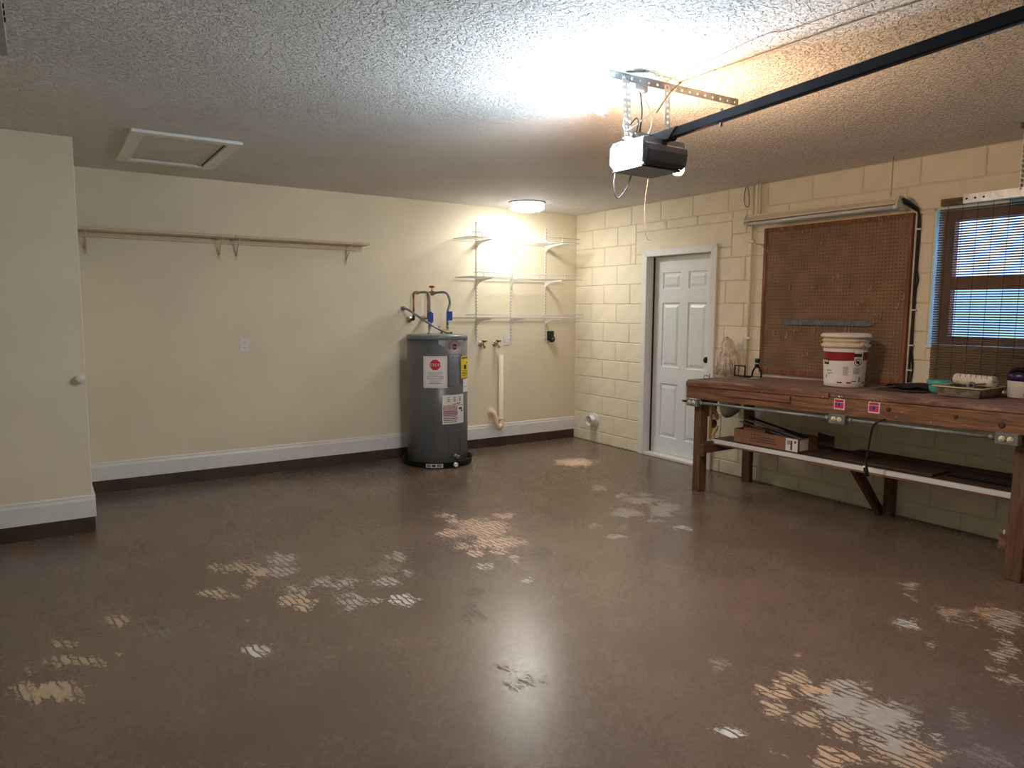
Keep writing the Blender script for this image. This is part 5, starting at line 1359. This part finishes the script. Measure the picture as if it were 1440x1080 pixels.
def teal_tub():
    y, x = -4.005, -.25; z = bz(y) + .0015
    t = empty('teal_tub', (x, y, z), 'small teal plastic tub with a rim between the dark sheets and the paint tray', 'tub')
    MB().lathe([(.048, 0), (.052, .004), (.060, .055)], (x, y, z), 32).build('body', 'teal', t)
    MB().lathe([(.066, .050), (.068, .053), (.068, .072), (.063, .077), (.05, .077), (.048, .074), (0, .074)], (x, y, z), 32).build('lid', 'teal', t)
teal_tub()

def paint_tray():
    y, x = -4.225, -.335; z = bz(y) + .004
    t = empty('paint_tray', (x, y, z), 'worn metal paint tray caked with cream paint on the bench', 'paint tray')
    y0, y1, x0, x1 = y - .125, y + .125, x - .16, x + .14
    def ring(i, zz): return [(x0 + i, y0 + i, zz), (x1 - i, y0 + i, zz), (x1 - i, y1 - i, zz + .0), (x0 + i, y1 - i, zz)]
    o_ = ring(.014, z) + ring(.0, z + .05) + ring(-.012, z + .052) + ring(-.012, z + .048 + .008) + ring(.004, z + .055) + ring(.018, z + .006)
    fs = [(3, 2, 1, 0)] + [[r * 4 + k, r * 4 + (k + 1) % 4, r * 4 + 4 + (k + 1) % 4, r * 4 + 4 + k] for r in range(5) for k in range(4)] + [(20, 21, 22, 23)]
    MB().add(o_, fs).build('tray', 'tray', t, bevel=.006, seg=2)
    MB().add([(x0 + .02, y0 + .02, z + .03), (x1 - .02, y0 + .02, z + .012), (x1 - .02, y1 - .02, z + .012), (x0 + .02, y1 - .02, z + .03)], [(0, 1, 2, 3)]).build('dried_paint', 'dried', t)
    s = MB()
    for k in range(4):
        s.box(x0 - .011, x1 + .011, y1 + .0105 - .001, y1 + .0115, z + .049, z + .057) if False else None
    MB().tube([(x0 - .01, y0 - .01, z + .057), (x1 + .01, y0 - .01, z + .057), (x1 + .01, y1 + .01, z + .057), (x0 - .01, y1 + .01, z + .057), (x0 - .01, y0 - .01, z + .057)], .004, 6).build('rim', 'dried', t)
paint_tray()
def roller():
    y = -4.22; x = -.33; z = bz(y)
    t = empty('paint_roller', (x, y, z + .03), 'white striped roller cover lying in the paint tray', 'paint roller')
    a = Vector((-.25, -4.10, z + .092)); b = Vector((-.30, -4.34, z + .092)); d = (b - a).normalized()
    L = (b - a).length; R = .033
    MB().lathe([(.018, 0), (R - .004, .001), (R, .006), (R, L - .006), (R - .004, L - .001), (.018, L)], a, 28, d).build('cover', 'nap', t)
    u = d.orthogonal().normalized(); v = d.cross(u); s = MB()
    for k in range(7):
        pts = [a + d * (L * (.02 + k * .135) + .045 * i / 10) + (u * math.cos(3.1 * i / 10 + 1.9) + v * math.sin(3.1 * i / 10 + 1.9)) * (R + .0005) for i in range(11)]
        s.tube([q for q in pts if 0 < (q - a).dot(d) < L], .0026, 4)
    s.build('stripes', 'greyink', t)
    c = Vector((-.405, -4.25, z + .066))
    c2 = MB().lathe([(.022, 0), (.025, .004), (.025, .03), (.018, .034), (.018, .05), (.010, .05), (.010, .01)], c + Vector((.03, 0, 0)), 16, (-1, -.3, .1)).build('frame_socket', 'zinc', t)
    MB().tube([c + Vector((.03, 0, 0)), c + Vector((.06, .0, .005)), Vector((-.30, -4.35, z + .092))], .0045, 6).build('frame_rod', 'zinc', t)
    MB().tube([Vector((-.30, -4.35, z + .092)), Vector((-.28, -4.22, z + .092))], .0045, 6).build('frame_rod', 'zinc', t)
roller()
def paint_can():
    y, x = -4.455, -.215; z = bz(y) + .002
    t = empty('paint_can', (x, y, z), 'white tub with dark purple lid at the right end of the bench', 'can')
    MB().lathe([(.072, 0), (.076, .004), (.08, .095), (.08, .10)], (x, y, z), 40).build('body', 'bucket', t)
    MB().lathe([(.08, .0985), (.084, .10), (.085, .135), (.078, .142), (.05, .142), (0, .142)], (x, y, z), 40).build('lid', 'purple', t)
    th = math.atan2(-6.2475 - y, -4.962 - x)
    f = lambda u, v: Vector((x + .0805 * math.cos(th + .1 + u / .08), y + .0805 * math.sin(th + .1 + u / .08), z + v))
    MB().quad(f, -.005, .03, .012, .028, 4).build('barcode', 'greyink', t)
    MB().tube(arc((x, y, z + .14), .085, -.3, 2.6, (math.cos(th), math.sin(th), .0), (0, 0, .5), 14), .003, 6).build('bail', 'black', t)
paint_can()
o = MB().tube(smooth_path([(-.28, -4.40, bz(-4.43) + .150), (-.24, -4.43, bz(-4.43) + .165), (-.20, -4.48, bz(-4.43) + .160), (-.16, -4.52, bz(-4.43) + .158)], 6), [.006 + .010 * math.sin(math.pi * i / 18) for i in range(19)], 8).build('paint_brush_rag', 'rubber')
T(o, 'crumpled black rag on the dark purple lid', 'rag')

# ---- things under the bench
def box():
    y0, y1, x0, x1 = -3.215, -2.655, -.525, -.29
    z = sz(-2.9) + .008
    t = empty('cardboard_box', ((x0 + x1) / 2, (y0 + y1) / 2, z), 'low open cardboard box of scraps on the bench lower shelf', 'box')
    h_ = .10; w = .004
    for (a, b, c, d) in ((x0, x0 + w, y0, y1), (x1 - w, x1, y0, y1), (x0 + w, x1 - w, y0, y0 + w), (x0 + w, x1 - w, y1 - w, y1)):
        MB().box(a, b, c, d, z, z + h_).build('side', 'cardboard', t)
    MB().box(x0 + w, x1 - w, y0 + w, y1 - w, z, z + w).build('bottom', 'cardboard', t)
    MB().hexa([(x1 - .004, y0 - .13, z + .0), (x1, y0 - .13, z + .0), (x1, y0 + .002, z + .0), (x1 - .004, y0 + .002, z), (x1 - .004, y0 - .13, z + .115), (x1, y0 - .13, z + .115), (x1, y0, z + .13), (x1 - .004, y0, z + .13)]).build('flap', 'carddark', t)
    fr = lambda yc, zc: (lambda u, v: Vector((x0 - .0006, yc - u, z + zc + v)))
    s = MB().text('DR-4', .03, fr(-2.85, .052), width=.055)
    for (u0, u1, v0, v1) in ((-.038, .038, .024, .028), (-.038, .038, -.028, -.024), (-.038, -.034, -.028, .028), (.034, .038, -.028, .028)): s.quad(fr(-2.85, .052), u0, u1, v0, v1)
    for k, wd in enumerate((.125, .13, .17)): 
        u = -.03 - .0
        n = int(wd / .012)
        for i in range(n): s.quad(fr(-2.965, .066 - k * .018), -wd / 2 + i * .012, -wd / 2 + i * .012 + .0085, -.004, .004)
    s.build('lettering', 'carddark', t)
    lb = MB().quad(fr(-3.165, .05), -.05, .048, -.045, .045).build('shipping_label', 'paper', t)
    s = MB(); g = lambda u, v: Vector((x0 - .001, -3.165 - u, z + .05 + v))
    for k in range(5): s.quad(g, -.038 + k * .007, -.034 + k * .007, .0, .03)
    s.quad(g, -.01, .004, -.038, .03); s.quad(g, .02, .036, .015, .032)
    s.build('barcode', 'ink', lb)
    e = MB().quad(lambda u, v: Vector((x0 + .02 + u, y0 - .0006, z + v)), 0, .10, .01, .09).build('side_label', 'paper', t)
    return z
zbx = box()
def bar(name, a, b, w, h_, m_, lb, cat):
    a = Vector(a); b = Vector(b); d = (b - a).normalized(); u = d.cross(Vector((0, 0, 1))).normalized() * (w / 2); v = u.cross(d).normalized() * (h_ / 2)
    o = MB().hexa([a - u - v, a + u - v, a + u + v, a - u + v, b - u - v, b + u - v, b + u + v, b - u + v]).build(name, m_)
    return T(o, lb, cat)
bar('metal_strip', (-.45, -2.68, zbx + .175), (-.40, -3.19, zbx + .075), .03, .006, 'galv', 'uppermost grey metal strip leaning out of the cardboard box', 'metal strip')
bar('metal_strip', (-.47, -2.66, zbx + .150), (-.44, -3.06, zbx + .085), .014, .006, 'zinc', 'front thin metal strip leaning in the cardboard box', 'metal strip')
bar('metal_strip', (-.41, -2.70, zbx + .185), (-.345, -3.20, zbx + .085), .02, .012, 'blackm', 'black metal strip behind the grey strip in the cardboard box', 'metal strip')
bar('wood_offcut', (-.50, -2.745, zbx + .105), (-.49, -2.93, zbx + .105), .05, .03, 'woodstrip', 'small reddish wood offcut inside the cardboard box', 'wood block')
o = MB().tube([(-.33, -3.05, zbx + .10), (-.33, -3.06, zbx + .15), (-.325, -3.09, zbx + .21)], .007, 8).build('plastic_tube', 'plate'); T(o, 'thin pale tube sticking up from the cardboard box', 'tube')
def flatboard(y0, y1, x0, x1, d0, d1, lb, m_='darkwood'):
    o = slab(sz, y0, y1, x0, x1, d0, d1).build('loose_board', m_, bevel=.002); T(o, lb, 'board', 'loose boards on the bench lower shelf')
flatboard(-4.12, -3.4, -.50, -.28, .001, .018, 'flat dark board lying on the lower shelf near the hanging cord')
flatboard(-4.60, -3.45, -.27, -.14, .001, .03, 'long dark plank at the back of the lower shelf')
flatboard(-4.60, -4.16, -.40, -.32, .001, .014, 'narrow black strip on the lower shelf near the right leg', 'blackm')

def hanging_cord():
    y = -3.86
    t = empty('extension_cord', (BX - .045, y, .42), 'black cord end dangling from the conduit over the lower shelf', 'cord')
    zt = bz(y) - .16
    MB().tube(smooth_path([(BX + .03, -3.96, zt + .02), (BX - .04, -3.92, zt + .012), (BX - .055, -3.88, zt - .03), (BX - .05, -3.86, zt - .14), (BX - .05, -3.85, zt - .23), (BX - .048, -3.84, zt - .27)], 7), .006, 8).build('cord', 'rubber', t)
    MB().tube([(BX - .048, -3.84, zt - .265), (BX - .048, -3.845, zt - .30), (BX - .05, -3.86, zt - .345)], [.009, .014, .012], 10).build('plug', 'black', t)
    MB().box(BX - .064, BX - .058, -3.848, -3.835, zt - .29, zt - .28).build('plug_mark', 'paper', t)
hanging_cord()

def wood_rack():
    t = empty('wood_tool_rack', (-.55, -2.46, .42), 'pale wooden tool rack with curved notches on the inside of the left bench leg', 'tool rack')
    y = -2.470
    MB().box(-.595, -.575, y - .010, y + .010 - .0, .415, .70).build('back_board', 'palewood', t, bevel=.002)
    MB().hexa([(-.574, y - .012, .415), (-.50, y - .012, .49), (-.50, y + .01, .49), (-.574, y + .01, .415), (-.574, y - .012, .445), (-.50, y - .012, .52), (-.50, y + .01, .52), (-.574, y + .01, .445)]).build('peg_arm', 'palewood', t, bevel=.003)
    MB().hexa([(-.574, y - .012, .66), (-.51, y - .012, .56), (-.51, y + .01, .56), (-.574, y + .01, .66), (-.56, y - .012, .69), (-.49, y - .012, .585), (-.49, y + .01, .585), (-.56, y + .01, .69)]).build('peg_arm', 'palewood', t, bevel=.003)
    MB().lathe([(.035, 0), (.035, .008)], (-.54, y + .002, .535), 16, (0, 1, 0)).build('notch', 'darkwood', t)
wood_rack()
def hang_cloth(c, w, h_, lb, m_, bulge):
    n, k = 12, 8; vs = []
    for j in range(k + 1):
        for i in range(n + 1):
            u = i / n * 2 - 1; v = j / k
            hh = h_ * (1 - .25 * u * u)
            vs.append((c[0] - bulge * math.cos(u * 1.4) * (.3 + .7 * v), c[1] + u * w / 2 * (1 - .1 * v), c[2] - hh * v))
    o = MB().add(vs, [[j * (n + 1) + i, j * (n + 1) + i + 1, (j + 1) * (n + 1) + i + 1, (j + 1) * (n + 1) + i] for j in range(k) for i in range(n)], True).build('dust_pan', m_)
    md = o.modifiers.new('thickness', 'SOLIDIFY'); md.thickness = .004
    T(o, lb, 'dustpan')
hang_cloth((-.13, -2.285, .80), .24, .27, 'large grey dustpan hanging behind the bench between the left legs', 'cloth', .05)
hang_cloth((-.36, -2.285, .80), .13, .24, 'small dark grey scoop hanging just behind the left bench leg', 'carddark', .04)
def leg_block():
    t = empty('scrap_block', (-.60, -4.57, .13), 'small reddish wood block fixed to the inner side of the right bench leg', 'wood block')
    MB().box(-.69, -.66, -4.614, -4.575, .15, .235).build('block', 'woodstrip', t, bevel=.003)
    MB().box(-.683, -.673, -4.60, -4.59, .235, .258).build('chalk', 'paper', t, bevel=.002)
leg_block()
